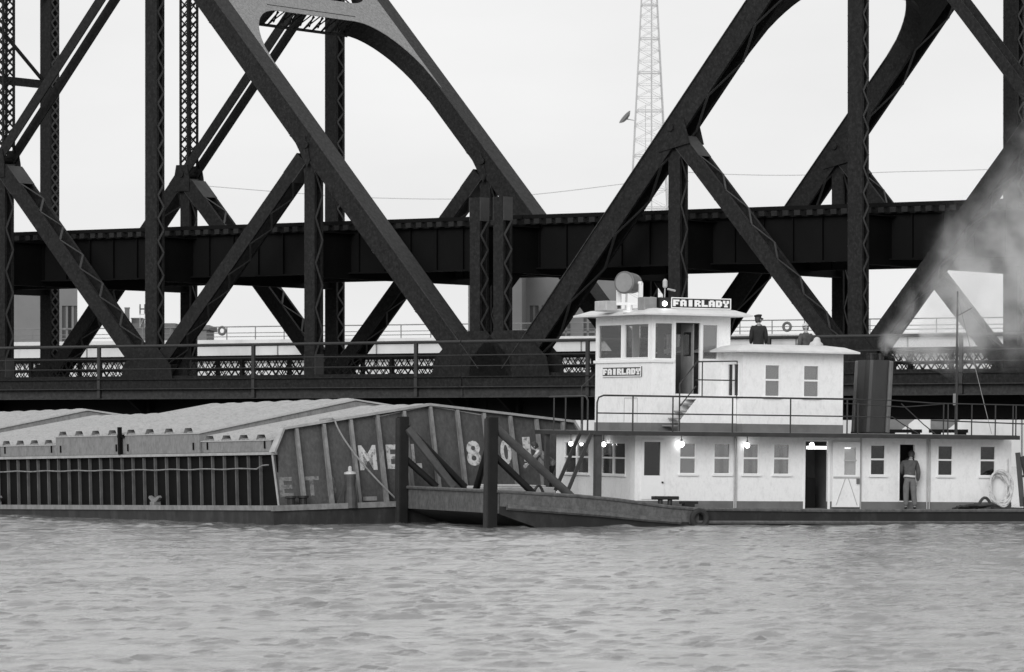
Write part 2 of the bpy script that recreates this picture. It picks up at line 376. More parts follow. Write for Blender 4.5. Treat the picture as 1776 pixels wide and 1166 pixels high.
        for gx in (n1, n3): pn = MB().lathe([(.14,-.6),(.14,.6)], (gx, yy, zm), (0,1,0), 14); B(pn, 'pin', 'bridge')
    sw = MB(); sw.box(n4-.12, n4+.12, .3, YF-.3, 18.0, 18.35); sw.box(n4-.12, n4+.12, .3, YF-.3, 22.0, 22.2)
    sw.bar((n4, .4, 18.3), (n4, 5.6, 22.0), .12, .12); sw.bar((n4, YF-.4, 18.3), (n4, YF-5.6, 22.0), .12, .12)
    B(sw, 'sway_frame', 'bridge')
    # portal brace in the plane of the end posts
    E = Vector((n2-n0, 0, zt-z0)); EL = E.length; E.normalize(); N = Vector((-E.z*sgn, 0, abs(E.x)))   # outward/up normal
    if N.z < 0: N = -N
    def Q(t, n, h): return Vector((n0, n, z0))+E*(t*EL)+N*h
    ya, yb = .45, YF-.45
    tL, tH, fil, fn = .795, .842, .145, 3.0
    arc = [(tL-fil*(1-math.cos(a)) if False else tL-fil+fil*math.sin(a), ya+fn*(1-math.cos(a))) for a in np.linspace(0, math.pi/2, 12)]
    low = arc+[(t, ya+yb-n) for t, n in arc[::-1]]
    f2, n2_ = .10, 2.2
    arc2 = [(tH+f2-f2*math.sin(a), ya+n2_*(1-math.cos(a))) for a in np.linspace(0, math.pi/2, 10)]
    up = arc2+[(t, ya+yb-n) for t, n in arc2[::-1]]
    port, low_plate = MB(), (MB(), MB())
    for h in (.42, -.40):
        k = len(low); vs = [Q(t, n, h) for t, n in low]; ku = len(up)
        if h > 0 or True:
            # strip between the two outlines, resampled at equal n
            ns = np.linspace(ya, yb, 60)
            lt = np.interp(ns, [n for t, n in low], [t for t, n in low]); ut = np.interp(ns, [n for t, n in up], [t for t, n in up])
            for i in range(59):
                if h < 0 and 3.2 < ns[i] < YF-3.4: 
                    continue
                a, b, c, d_ = Q(lt[i], ns[i], h), Q(lt[i+1], ns[i+1], h), Q(ut[i+1], ns[i+1], h), Q(ut[i], ns[i], h)
                (port if h > 0 else low_plate[int(ns[i] > YF/2)]).prism([a, b, c, d_], N*.02)
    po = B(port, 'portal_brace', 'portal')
    for lp_ in low_plate: lp_.build('inner_plate', 'bridge', po, off)
    ns = np.linspace(ya, yb, 60); lt = np.interp(ns, [n for t, n in low], [t for t, n in low])
    for half in (0, 1):
        sof = MB()
        for i in range(59):
            if 3.2 < ns[i] < YF-3.4 or (ns[i] > YF/2) != bool(half): continue
            sof.prism([Q(lt[i], ns[i], -.38), Q(lt[i+1], ns[i+1], -.38), Q(lt[i+1], ns[i+1], .415), Q(lt[i], ns[i], .415)], E*.02)
        sof.build('soffit', 'bridge', po, off)
    lat = MB(); q0, q1 = 3.0, YF-3.2
    lat.bar(Q(tL, q0, -.40), Q(tL, q1, -.40), .16, .03, up=N); lat.bar(Q(tL+.012, q0, .40), Q(tL+.012, q1, .40), .1, .03, up=E)
    nn_ = 10
    for k in range(nn_):
        a, b = q0+(q1-q0)*k/nn_, q0+(q1-q0)*(k+1)/nn_
        lat.bar(Q(tL, a, -.38), Q(tL+.006, b, .38), .06, .03, up=E); lat.bar(Q(tL+.003, a, .38), Q(tL+.009, b, -.38), .06, .03, up=E)
        lat.bar(Q(tL, a, -.38), Q(tL, a, .38), .05, .05, up=E)
    # upper X lattice of the portal
    for k in range(5):
        a, b = 2.5+k*1.5, 4.0+k*1.5
        lat.bar(Q(tH, a, .2), Q(tH+.1, b, .2), .09, .03, up=N); lat.bar(Q(tH, b, .23), Q(tH+.1, a, .23), .09, .03, up=N)
    lat.bar(Q(tH+.1, ya, .2), Q(tH+.1, yb, .2), .5, .5, up=N)
    lat.build('lattice', 'bridge', po, off)
    # upper deck
    xa, xb = xl0, xl1
    for gy in (2.5, 9.8):
        gd = MB(); gd.box(xa, xb, gy-.012, gy+.012, 8.98, 10.62)
        gd.box(xa, xb, gy-.22, gy+.22, 10.62, 10.66); gd.box(xa, xb, gy-.22, gy+.22, 8.93, 8.98)
        x = xa+.6
        while x < xb: gd.box(x-.012, x+.012, gy-.13, gy+.13, 8.98, 10.62); x += 1.25
        B(gd, 'plate_girder', 'girder')
    ti = MB(); x = xa+.2
    while x < xb-.2:
        ti.box(x-.12, x+.12, 2.1+.06*math.sin(x*7), 10.2, 10.665, 10.86); x += .5
    B(ti, 'ties', 'tie')
    gr = MB(); gr.box(xa, xb, 2.15, 2.4, 10.87, 11.02); gr.box(xa, xb, 9.9, 10.15, 10.87, 11.02)
    for ry in (4.2, 5.7, 7.0, 8.5): gr.box(xa, xb, ry-.04, ry+.04, 10.87, 11.03)
    B(gr, 'guard_timber', 'girder')
    for gx in (n0-(0 if sgn<0 else .62), n1, n2, n3, n4):
        fb = MB(); fb.box(gx-.015, gx+.015, .3, YF-.3, 8.75, 10.5); fb.box(gx-.2, gx+.2, .3, YF-.3, 8.72, 8.75); fb.box(gx-.2, gx+.2, .3, YF-.3, 10.5, 10.53)
        for yb0, sg in ((.3, 1), (YF-.3, -1)) if abs(gx-n0) < 1 else ():
            fb.prism([(gx-.02, yb0, 8.75), (gx-.02, yb0+sg*1.1, 8.75), (gx-.02, yb0, 7.9)], (.04, 0, 0))
        B(fb, 'floor_beam', 'girder')
    # longitudinal sway brackets at the portal end
    # lower deck
    dk = MB(); dk.box(xa, xb, -1.8, YF+1.6, 4.58, 4.68); B(dk, 'road_deck', 'deck')
    fs = MB(); fs.box(xa, xb, -1.98, -1.94, 4.36, 4.72); fs.box(xa, xb, -2.08, -1.9, 4.72, 4.76); B(fs, 'walkway_edge', 'bridge')
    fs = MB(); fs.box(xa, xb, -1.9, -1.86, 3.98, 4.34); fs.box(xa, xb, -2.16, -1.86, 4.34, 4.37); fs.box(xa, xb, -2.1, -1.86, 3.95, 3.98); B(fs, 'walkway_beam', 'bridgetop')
    ug = MB()
    for gy in (-.25, 3.5, 8.5, YF+.2):
        ug.box(xa, xb, gy-.02, gy+.02, 3.2 if gy < 9 else 3.3, 4.5); ug.box(xa, xb, gy-.18, gy+.18, 3.16, 3.2)
    B(ug, 'stringer', 'girder')
    for gx in (n0+(-.3 if sgn<0 else .3), n1, n2, n3, n4):
        fb = MB(); fb.box(gx-.2, gx+.2, -.6, YF+.6, 3.12, 4.52)
        fb.prism([(gx-.06, -.5, 4.3), (gx-.06, -1.85, 4.3), (gx-.06, -1.85, 4.0), (gx-.06, -.5, 3.2)], (.12, 0, 0)); B(fb, 'cross_beam', 'girder')
    # near walkway railing
    ra = MB(); ra.tube([(xa, -2, 6.06), (xb, -2, 6.06)], .06, 8); ra.tube([(xa, -2, 5.55), (xb, -2, 5.55)], .022, 6); ra.tube([(xa, -2, 5.15), (xb, -2, 5.15)], .018, 6)
    x = -26.3
    while x < xb:
        if x > xa: ra.box(x-.07, x+.07, -2.05, -1.95, 4.0, 6.05)
        x += 7.75
    ro = B(ra, 'walkway_railing', 'rail')
    # lattice railings of the roadway
    for ly, dens in ((9.6, .5), (12.95, .42)):
        lt_ = MB(); lt_.box(xa, xb, ly-.08, ly+.08, 5.72, 5.9); lt_.box(xa, xb, ly-.05, ly+.05, 5.3, 5.36); lt_.box(xa, xb, ly-.05, ly+.05, 4.82, 4.92)
        x = xa+.1
        while x < xb-.7:
            lt_.bar((x, ly-.012, 4.9), (x+.6, ly-.012, 5.74), .045, .012, up=(0,1,0)); lt_.bar((x+.6, ly+.012, 4.9), (x, ly+.012, 5.74), .045, .012, up=(0,1,0)); x += dens*.8
        x = xa+1.2
        while x < xb: lt_.box(x-.07, x+.07, ly-.09, ly+.09, 4.7, 5.8); x += 3.9
        B(lt_, 'lattice_railing', 'bridge')
    return rt
span('dark steel truss bridge span on the left, passing behind the barge', (-1.5, -9.35, -17.3, -25.2, -33.1), 0, -1, -17.3, -37, -.98)
span('dark steel truss bridge span on the right, passing behind the tugboat wheelhouse', (.2, 7.4, 15.0, 22.4, 29.8), 0, 1, 15, -.94, 34)

# ------------------------------------------------------------ lock wall and far things
def lockwall():
    rt = thing('lock_wall', 'long pale concrete lock wall seen beyond the bridge deck', 'wall', WAL.m)
    m = MB(); m.box(-140, 120, 0, 8, -2, 9.7); m.build('wall_body', 'concrete', rt)
    m = MB(); m.box(-140, 120, -.5, 8.1, 9.7, 10.0); m.build('coping', 'concrete', rt)
    m = MB(); m.box(-140, 120, -.35, 0, 8.2, 8.5); m.build('pipe_ledge', 'grey', rt)
    m = MB()
    x = -138.
    while x < 118: m.box(x-.06, x+.06, -.03, 0, -2, 9.7); x += 9.
    m.build('joints', 'dado', rt)
    f = thing('wall_railing', 'thin steel pipe railing along the top of the far lock wall', 'railing', WAL.m @ Matrix.Translation((0, -.3, 10)))
    m = MB()
    for z in (1.05, .55, .25): m.tube([(-62, 0, z), (63, 0, z)], .045 if z > 1 else .03, 6)
    m.build('rails', 'wallrail', f)
    x = -60.
    while x < 62: m = MB(); m.tube([(x, 0, 0), (x, 0, 1.05)], .045, 6); m.build('post', 'wallrail', f); x += 2.65
    for px, py, lab in ((385, 574, 'dark life ring on the far lock railing at left, just right of a truss diagonal'), (1365, 567, 'dark life ring on the far lock railing right of the man in a peaked cap')):
        p = WAL.at(px, py, 1, -.45)
        t = MB(); t.tube([(p.x+.3*math.cos(a), p.y, p.z+.3*math.sin(a)) for a in np.linspace(0, 2*math.pi, 24, endpoint=False)], .105, 8, closed=True)
        o = t.build('life_ring', 'ring', None, p, smooth=True); o.matrix_world = WAL.m @ Matrix.Translation(p); tag(o, lab, 'life ring', 'life rings on the far railing')
lockwall()
def px3(px, py, d): return Vector(((px-888)*d/F_, d, 2.75+(HZ-py)*d/F_))
def building(label, px0, px1, ytop, d, rot, depth, wins, gable=False, mt='brick', winh=None, name='building'):
    a, b = px3(px0, ytop, d), px3(px1, ytop, d); W = (b.x-a.x)/math.cos(R(rot)); H = a.z
    rt = thing(name, label, 'building', Matrix.Translation((a.x, d, 0)) @ Matrix.Rotation(R(rot), 4, 'Z'))
    holes = [(u*W, u*W+ww, z, z+h) for (u, ww, z, h) in wins]
    m = MB(); m.wall(lambda x, y, z: (x, y, z), 0, W, -1, H, holes, .5)
    m.box(0, .5, .5, depth, -1, H); m.box(W-.5, W, .5, depth, -1, H); m.box(0, W, depth, depth+.5, -1, H); m.build('wall', mt, rt)
    m = MB()
    if gable: m.prism([(-.5, -.5, H), (W+.5, -.5, H), (W/2, -.5, H+gable)], (0, depth+1.5, 0))
    else: m.box(-.4, W+.4, -.4, depth+.9, H, H+.6)
    m.build('roof', 'brickd', rt)
    for h in holes:
        m = MB(); m.box(h[0], h[1], .25, .3, h[2], h[3]); o = m.build('window', 'farwin', rt)
        m = MB(); m.box((h[0]+h[1])/2-.12, (h[0]+h[1])/2+.12, .15, .25, h[2], h[3]); m.box(h[0], h[1], .15, .25, (h[2]+h[3])/2-.12, (h[2]+h[3])/2+.12); m.build('window_bar', mt, o)
    return rt
wl = [(u, 1.1, z, 5.2) for u in (.18, .50, .64, .86) for z in (11.5, 4.5)]
building('pale brick building with tall narrow windows at far left behind the truss', -40, 128, 482, 450, 6, 26, [(u, 1.0, z, 5.0) for u in (.12, .28, .66, .74, .87, .93) for z in (11., 4.)])
building('large pale stone building with tall windows behind the middle of the bridge', 905, 1078, 462, 450, 4, 24, [(u, .95, z, 5.6) for u in (.08, .2, .40, .62, .7, .82, .9) for z in (10.4, 3.)], mt='brick')
building('square grey stone tower block behind the paired bridge posts', 812, 905, 458, 440, -3, 10, [], mt='brickd', name='tower_block')
building('low distant building with a square chimney at left, seen under the deck', 222, 300, 568, 620, 0, 20, [(.1, 3, 12, 2)], mt='brickd', name='far_building')
building('low pale distant warehouse seen left of the first far life ring', 338, 358, 572, 560, 0, 14, [], mt='brick', name='far_warehouse')
t = thing('chimney', 'square brick chimney standing left of the rooftop letter sign', 'chimney', Matrix.Translation(px3(220.5, 570, 619)))
m = MB(); m.box(-.32, .32, -.4, .4, -12, 2.9); m.build('shaft', 'brickd', t); m = MB(); m.box(-.38, .38, -.46, .46, 2.9, 3.1); m.build('cap', 'brickd', t)
t = thing('penthouse', 'small rooftop block between the distant chimney and letter sign', 'building', Matrix.Translation(px3(228, 568, 621)))
m = MB(); m.box(0, 1.5, 0, 5, -3, 1.25); m.build('wall', 'brickd', t); m = MB(); m.box(-.1, 1.6, -.1, 5.1, 1.25, 1.4); m.build('roof', 'brickd', t)
t = thing('roof_sign', 'rooftop sign with a large letter H on a frame', 'sign', Matrix.Translation(px3(247, 568, 619)))
m = MB(); m.box(-.45, -.25, 0, .1, 2.0, 3.4); m.box(.25, .45, 0, .1, 2.0, 3.4); m.box(-.25, .25, 0, .1, 2.6, 2.8); m.build('letter', 'farwin', t)
m = MB(); m.box(-.4, -.34, .12, .2, 0, 3.4); m.box(.34, .4, .12, .2, 0, 3.4); m.box(-.5, .5, .12, .2, 1.85, 1.95); m.bar((-.4, .16, .1), (.4, .16, 1.8), .05, .05); m.build('frame', 'farsteel', t)
def tower():
    d = 900.; base = px3(1126, 745, d); mw = Matrix.Translation((base.x, d, 2))
    rt = thing('lattice_tower', 'tall pale lattice radio tower rising behind the right span', 'tower', mw)
    def hw(z): return 6.35-(6.35-1.45)*(z/97.)
    legs = MB(); br = MB()
    for sx in (-1, 1):
        for sy in (-1, 1): legs.bar((sx*hw(0), sy*hw(0), 0), (sx*hw(105), sy*hw(105), 105), .17, .17)
    legs.build('leg', 'farsteel', rt)
    z = 2.
    k = 0
    while z < 103:
        h = hw(z); z2 = z+max(2.4, h*1.0); h2 = hw(z2)
        for sy in (-1, 1):
            br.bar((-h, sy*h, z), (h2, sy*h2, z2), .08, .08); br.bar((h, sy*h, z), (-h2, sy*h2, z2), .08, .08)
            br.bar((-h, sy*h, z), (h, sy*h, z), .22 if k % 3 == 0 else .09, .22 if k % 3 == 0 else .09)
        for sx in (-1, 1):
            br.bar((sx*h, -h, z), (sx*h, h, z), .12, .12)
        z = z2; k += 1
    br.build('bracing', 'farsteel', rt)
    m = MB(); m.bar((.5, 0, 0), (.5, 0, 105), .3, .3); m.bar((-.8, 0, 0), (-.8, 0, 70), .14, .14); m.build('cable_run', 'farsteel', rt)
    p = px3(1088, 207, d)-Vector((base.x, d, 2))
    m = MB(); m.lathe([(.15, 0), (1.1, .25), (1.7, .7), (1.75, .75)], p, (-.7, -.2, .6), 20); dd = m.build('dish', 'farwin', rt)
    m = MB(); m.bar(p, (-hw(p.z), 0, p.z-.3), .2, .2); m.build('bracket', 'farsteel', rt)
tower()
def wire(pts, d, label):
    P = [px3(x, y, d) for x, y in pts]; m = MB(); q = []
    for i in range(len(P)-1):
        for t_ in np.linspace(0, 1, 8, endpoint=False):
            a = P[max(i-1, 0)]; b = P[i]; c = P[i+1]; e = P[min(i+2, len(P)-1)]
            q.append(.5*((2*b)+(c-a)*t_+(2*a-5*b+4*c-e)*t_**2+(3*b-a-3*c+e)*t_**3))
    q.append(P[-1]); m.tube(q, .045, 5); o = m.build('overhead_wire', 'farsteel', None, P[0]); o.location = P[0]; tag(o, label, 'wire')
wire([(300, 318), (510, 335), (640, 343), (810, 345), (940, 336), (1090, 318)], 500, 'thin sagging overhead wire crossing the sky behind the left span')
wire([(1150, 296), (1250, 302), (1380, 304), (1560, 298), (1690, 295), (1850, 288)], 500, 'thin overhead wire crossing the sky behind the right span')
# steel gate frames under the bridge, in front of the wall
for i, (px, lab) in enumerate(((1570, 'dark steel lock gate strut seen under the bridge, just right of the funnel'), (1650, 'dark steel lock gate strut seen under the bridge, farther right from the funnel'))):
    p = px3(px, 752, 250); t = thing('gate_strut', lab, 'gate strut', Matrix.Translation((p.x, 250, 0)), 'lock gate struts under the bridge')
    m = MB(); m.box(-1.3, 1.0, 0, .4, 2.55, 2.75); m.build('sill_beam', 'girder', t)
    m = MB(); m.prism([(-1.2, .1, 2.75), (-.2, .1, 2.75), (1.3, .1, 3.9), (.8, .1, 4.3), (-.3, .1, 3.4), (-1.2, .1, 3.4)], (0, .3, 0)); m.build('brace', 'dado', t)
    m = MB(); m.box(-1.1, -.6, .05, .35, -1, 2.55); m.box(.4, .9, .05, .35, -1, 2.55); m.build('leg', 'girder', t)

# ------------------------------------------------------------ hopper barge
def text_mesh(body, size, offset=0.):
    cu = bpy.data.curves.new('lettering', 'FONT'); cu.body = body; cu.size = size; cu.offset = offset; cu.resolution_u = 3
    ob = bpy.data.objects.new('lettering', cu); COL.objects.link(ob)
    bpy.context.view_layer.update()
    me = bpy.data.meshes.new_from_object(ob.evaluated_get(bpy.context.evaluated_depsgraph_get()))
    bpy.data.objects.remove(ob); bpy.data.curves.remove(cu)
    return me
def letter(body, x0, x1, z0, z1, P, m, parent, off=.02, t=.012):
    """flat letter filling the rectangle x0..x1, z0..z1 of the surface P(x,z)->point, n offset"""
    me = text_mesh(body, 1., .03); vs = [v.co.copy() for v in me.vertices]; fs = [tuple(p.vertices) for p in me.polygons]
    bpy.data.meshes.remove(me)
    ax = min(v.x for v in vs); bx = max(v.x for v in vs); ay = min(v.y for v in vs); by = max(v.y for v in vs)
    mb = MB(); mb.add([P(x0+(v.x-ax)/(bx-ax)*(x1-x0), z0+(v.y-ay)/(by-ay)*(z1-z0)) for v in vs], fs)
    return mb.build('lettering', m, parent)
def barge():
    rt = thing('hopper_barge', 'covered hopper barge with stepped pale roof and painted number on its end', 'barge', BAR.m)
    W, L, xc = 11.9, 58., 5.95
    # hull with raked end
    prof = [(0, .5), (0, -.15), (1.6, -1.0), (6, -1.8), (L, -1.8), (L, .5)]
    m = MB(); m.prism([(0, y, z) for y, z in prof], (W, 0, 0)); m.build('hull', 'bargehull', rt)
    m = MB(); m.box(-.05, W+.05, -.06, .06, .40, .56); m.box(-.06, .06, .06, L, .42, .56); m.box(W-.06, W+.06, .06, L, .42, .56)
    m.build('gunwale', 'rib', rt)
    m = MB(); m.box(.06, W-.06, .06, L-.1, .5, .53); m.build('deck', 'bargehull', rt)
    def yw(z): return .6+.15*(z-.5)
    # side coamings
    for x, sg in ((.6, -1), (W-.6, 1)):
        m = MB(); m.box(x-.02, x+.02, .75, L-2, .53, 2.02); c = m.build('side_coaming', 'bargeside', rt)
        m = MB(); y = 1.62
        while y < L-2.2:
            m.box(min(x+sg*.02, x+sg*.11), max(x+sg*.02, x+sg*.11), y-.02, y+.02, .53, 2.0); y += .72
        m.build('ribs', 'ribd', c)
        m = MB(); m.box(min(x-.02, x+sg*.2), max(x+.02, x+sg*.2), .78, L-2, 2.02, 2.1); m.build('ledge', 'ledge', c)
        m = MB(); m.tube([(x+sg*.22, yy, 1.62+.012*math.sin(yy*3)+(.1 if yy < 1.5 else 0)) for yy in np.arange(.9, L-2, .35)], .022, 5); m.build('hand_line', 'rib', c)
    # end wall
    cor, pk = 2.74, 3.35
    def top(x): return cor+(pk-cor)*(1-abs(x-xc)/(xc-.85)) if .85 <= x <= W-.85 else 2.05+(cor-2.05)*max(0, (min(x, W-x)-.45)/.4)
    pts = [(.5, .53), (W-.5, .53), (W-.45, 2.05), (W-.85, cor), (xc, pk), (.85, cor), (.45, 2.05)]
    m = MB(); m.prism([(x, yw(z), z) for x, z in pts], (0, .03, 0)); ew = m.build('end_wall', 'barge', rt)
    m = MB()
    tp = pts[2:]
    for (xa, za), (xb, zb) in zip(tp[:-1], tp[1:]): m.bar((xa, yw(za)-.06, za+.03), (xb, yw(zb)-.06, zb+.03), .22, .07)
    m.bar((.47, yw(2)-.01, 2.05), (.52, yw(.53)-.01, .53), .04, .04)
    m.build('top_rim', 'ledge', ew)
    k = -5; ribm = MB()
    while k <= 5:
        x = xc+k*.93; zt_ = top(x)-.03
        ribm.prism([(x-.055, yw(.53)-.34, .53), (x-.055, yw(zt_)-.13, zt_), (x-.055, yw(zt_), zt_), (x-.055, yw(.53), .53)], (.11, 0, 0)) if False else None
        # T-section stiffener: web and face flange
        ribm.prism([(x-.012, yw(.53)-.2, .53), (x-.012, yw(zt_)-.14, zt_), (x-.012, yw(zt_)-.002, zt_), (x-.012, yw(.53)-.002, .53)], (.024, 0, 0))
        ribm.prism([(x-.05, yw(.53)-.2, .53), (x-.05, yw(zt_)-.14, zt_), (x-.05, yw(zt_)-.165, zt_), (x-.05, yw(.53)-.225, .53)], (.10, 0, 0))
        k += 1
    ribm.build('stiffeners', 'rib', ew)
    def P(x, z): return (x, yw(z)-.012, z)
    for ch, a, b, z0, z1 in (('M', 3.38, 3.98, 1.49, 2.22), ('E', 4.33, 4.72, 1.5, 2.22), ('L', 5.2, 5.52, 1.5, 2.22), ('8', 7.12, 7.62, 1.52, 2.27), ('0', 8.33, 8.72, 1.52, 2.28), ('1', 9.15, 9.42, 1.6, 2.34)):
        letter(ch, a, b, z0, z1, P, 'paintw', ew)
    for ch, a, b in (('E', .6, 1.05), ('T', 1.42, 1.95), ('B', 2.2, 2.5)): letter(ch, a, b, .78, 1.36, P, 'wornw', ew)
    # covers: alternating low and raised gable roofs
    mods = [(1.0, 5.2, 0), (5.2, 10.15, 1), (10.15, 14.7, 1), (14.7, 18.8, 0), (18.8, 23.0, 0), (23.0, 27.8, 1), (27.8, 32.5, 1), (32.5, 40, 0), (40, 48, 1), (48, 55.5, 0)]
    for i, (ya, yb, hi) in enumerate(mods):
        dz = .25 if hi else 0.; e0, ez, rz = (.50 if hi else .56), 2.44+dz, 3.31+dz
        ya += .03; yb -= .03
        m = MB(); r = MB()
        for x, s in ((e0, 1), (W-e0, -1)):
            m.box(min(x, x+s*.04), max(x, x+s*.04), ya, yb, 2.11, ez)
        for y in (ya, yb-.04):
            m.prism([(e0+.04, y, 2.11 if hi else 2.3), (W-e0-.04, y, 2.11 if hi else 2.3), (W-e0-.04, y, ez), (xc, y, rz), (e0+.04, y, ez)], (0, .04, 0))
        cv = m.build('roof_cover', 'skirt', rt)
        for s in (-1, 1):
            a = (e0-.03 if s < 0 else W-e0+.03); sl_ = (rz-ez)/(xc-e0)
            r.prism([(a, ya-.05, ez-.01), (xc, ya-.05, rz+.02), (xc, ya-.05, rz+.05), (a, ya-.05, ez+.02)], (0, yb-ya+.1, 0))
            n = max(3, round((yb-ya)/1.1))
            for k in range(n):
                y = ya+(k+.5)*(yb-ya)/n
                p0 = Vector((a, y, ez+.022)); p1 = Vector((xc-s*-.0, y, rz+.052))
                prof_ = [(-.31, 0), (-.2, .15), (.2, .15), (.31, 0)]
                vs = [p0+Vector((0, u, h)) for u, h in prof_]+[p1+Vector((0, u, h*.35)) for u, h in prof_]
                r.add(vs, [(0,1,5,4),(1,2,6,5),(2,3,7,6)])
            q_ = ya+.14
            while q_ < yb-.1:
                r.add([(a, q_-.012, ez+.021), (a, q_+.012, ez+.021), (a, q_, ez+.055), (xc, q_-.012, rz+.051), (xc, q_+.012, rz+.051), (xc, q_, rz+.085)], [(0,2,5,3),(2,1,4,5)]); q_ += .27
        r.build('roof_sheet', 'cover', cv)
        k = MB()
        for y in (ya+.35, yb-.35): k.box(e0-.03, e0, y-.03, y+.03, 2.2, 2.42)
        k.build('latch', 'bargeside', cv)
    m = MB(); m.box(.36, .46, 10.08, 10.2, 2.1, 2.95); m.box(.4, .48, 9.95, 10.3, 2.62, 2.72); m.build('cover_lever', 'bargeside', rt)
    for y in (21.4, 18.66, 7.75):
        m = MB(); m.box(.2, .42, y-.14, y+.14, .53, .66); m.prism([(.26, y-.35, .78), (.26, y-.12, .64), (.26, y+.12, .64), (.26, y+.35, .78), (.26, y+.28, .84), (.26, y, .74), (.26, y-.28, .84)], (.1, 0, 0)); m.build('cleat', 'rib', rt)
    for x in (.75, 1.15):
        m = MB(); m.lathe([(.12, 0), (.12, .2), (.17, .22), (.17, .28)], (x, .28, .53), n=12); m.build('bitt', 'black', rt)
    # timberhead with flat cap on the end deck
    m = MB(); m.lathe([(.2, -.12), (.19, .15), (.15, .5), (.17, .84), (.17, .86)], (2.62, .05, .53), n=14); m.bar((2.25, .1, .53), (2.55, .1, 1.3), .1, .1)
    b = m.build('mooring_post', 'pipe', rt)
    m = MB(); m.lathe([(.18, .865), (.17, .92), (.06, .95), (.055, 1.06), (.03, 1.1)], (2.62, .05, .53), n=14); m.build('post_cap', 'lgrey', b)
    m = MB(); m.box(3.25, 3.6, .2, .4, .6, .72); m.build('deck_hatch', 'rib', rt)
    # draped line over the end wall
    q = MB(); pts_ = []
    for t_ in np.linspace(0, 1, 26):
        x = 2.55+1.85*t_**1.25; z = 2.98-2.42*(t_**.9); pts_.append((x, yw(z)-.25-.05*t_, z+.0))
    pre = [(2.15, yw(2.9)-.02, 3.0), (2.3, yw(2.9)-.16, 3.03), (2.45, yw(2.9)-.24, 3.04)]
    q.tube(pre+pts_, .026, 6); o = q.build('draped_rope', 'rope', None, (0,0,0)); o.matrix_world = BAR.m
    tag(o, 'thin pale rope draped down the barge end wall beside the letter M', 'rope')
barge()

# ------------------------------------------------------------ towboat
FL = {'F': ['11111','11111','11000','11110','11110','11000','11000'], 'A': ['01110','11111','11011','11011','11111','11011','11011'],
      'I': ['01110','01110','01110','01110','01110','01110','01110'], 'R': ['11110','11111','11011','11110','11110','11011','11011'],
      'L': ['11000','11000','11000','11000','11000','11111','11111'], 'D': ['11110','11111','11011','11011','11011','11111','11110'],
      'Y': ['11011','11011','11011','01110','00100','01110','01110']}
def name_board(word, a, u, v, nrm, w_, h_, parent):
    """board with lower left corner a; u,v unit directions; nrm towards the reader"""
    a, u, v, nrm = Vector(a), Vector(u), Vector(v), Vector(nrm)
    def rect(mb, x0, x1, y0, y1, d0, d1):
        mb.prism([a+u*x0+v*y0+nrm*d0, a+u*x1+v*y0+nrm*d0, a+u*x1+v*y1+nrm*d0, a+u*x0+v*y1+nrm*d0], nrm*(d1-d0))
    m = MB(); rect(m, 0, w_, 0, h_, 0, .03); bd = m.build('name_board', 'black', parent)
    m = MB(); fr = h_*.09
    for r in ((0, w_, 0, fr), (0, w_, h_-fr, h_), (0, fr, fr, h_-fr), (w_-fr, w_, fr, h_-fr)): rect(m, *r, .03, .045)
    m.build('board_frame', 'white2', bd)
    m = MB(); mg = h_*.2; cw = (w_-2*mg)/(len(word)*5+(len(word)-1)*.75); chh = (h_-2*mg)/7
    for i, c in enumerate(word):
        for r_, row in enumerate(FL[c]):
            k = 0
            while k < 5:
                if row[k] == '1':
                    j = k
                    while j < 5 and row[j] == '1': j += 1
                    x = mg+i*5.75*cw; y = h_-mg-(r_+1)*chh
                    rect(m, x+k*cw, x+j*cw, y, y+chh, .03, .04); k = j
                else: k += 1
    m.build('lettering', 'signw', bd)
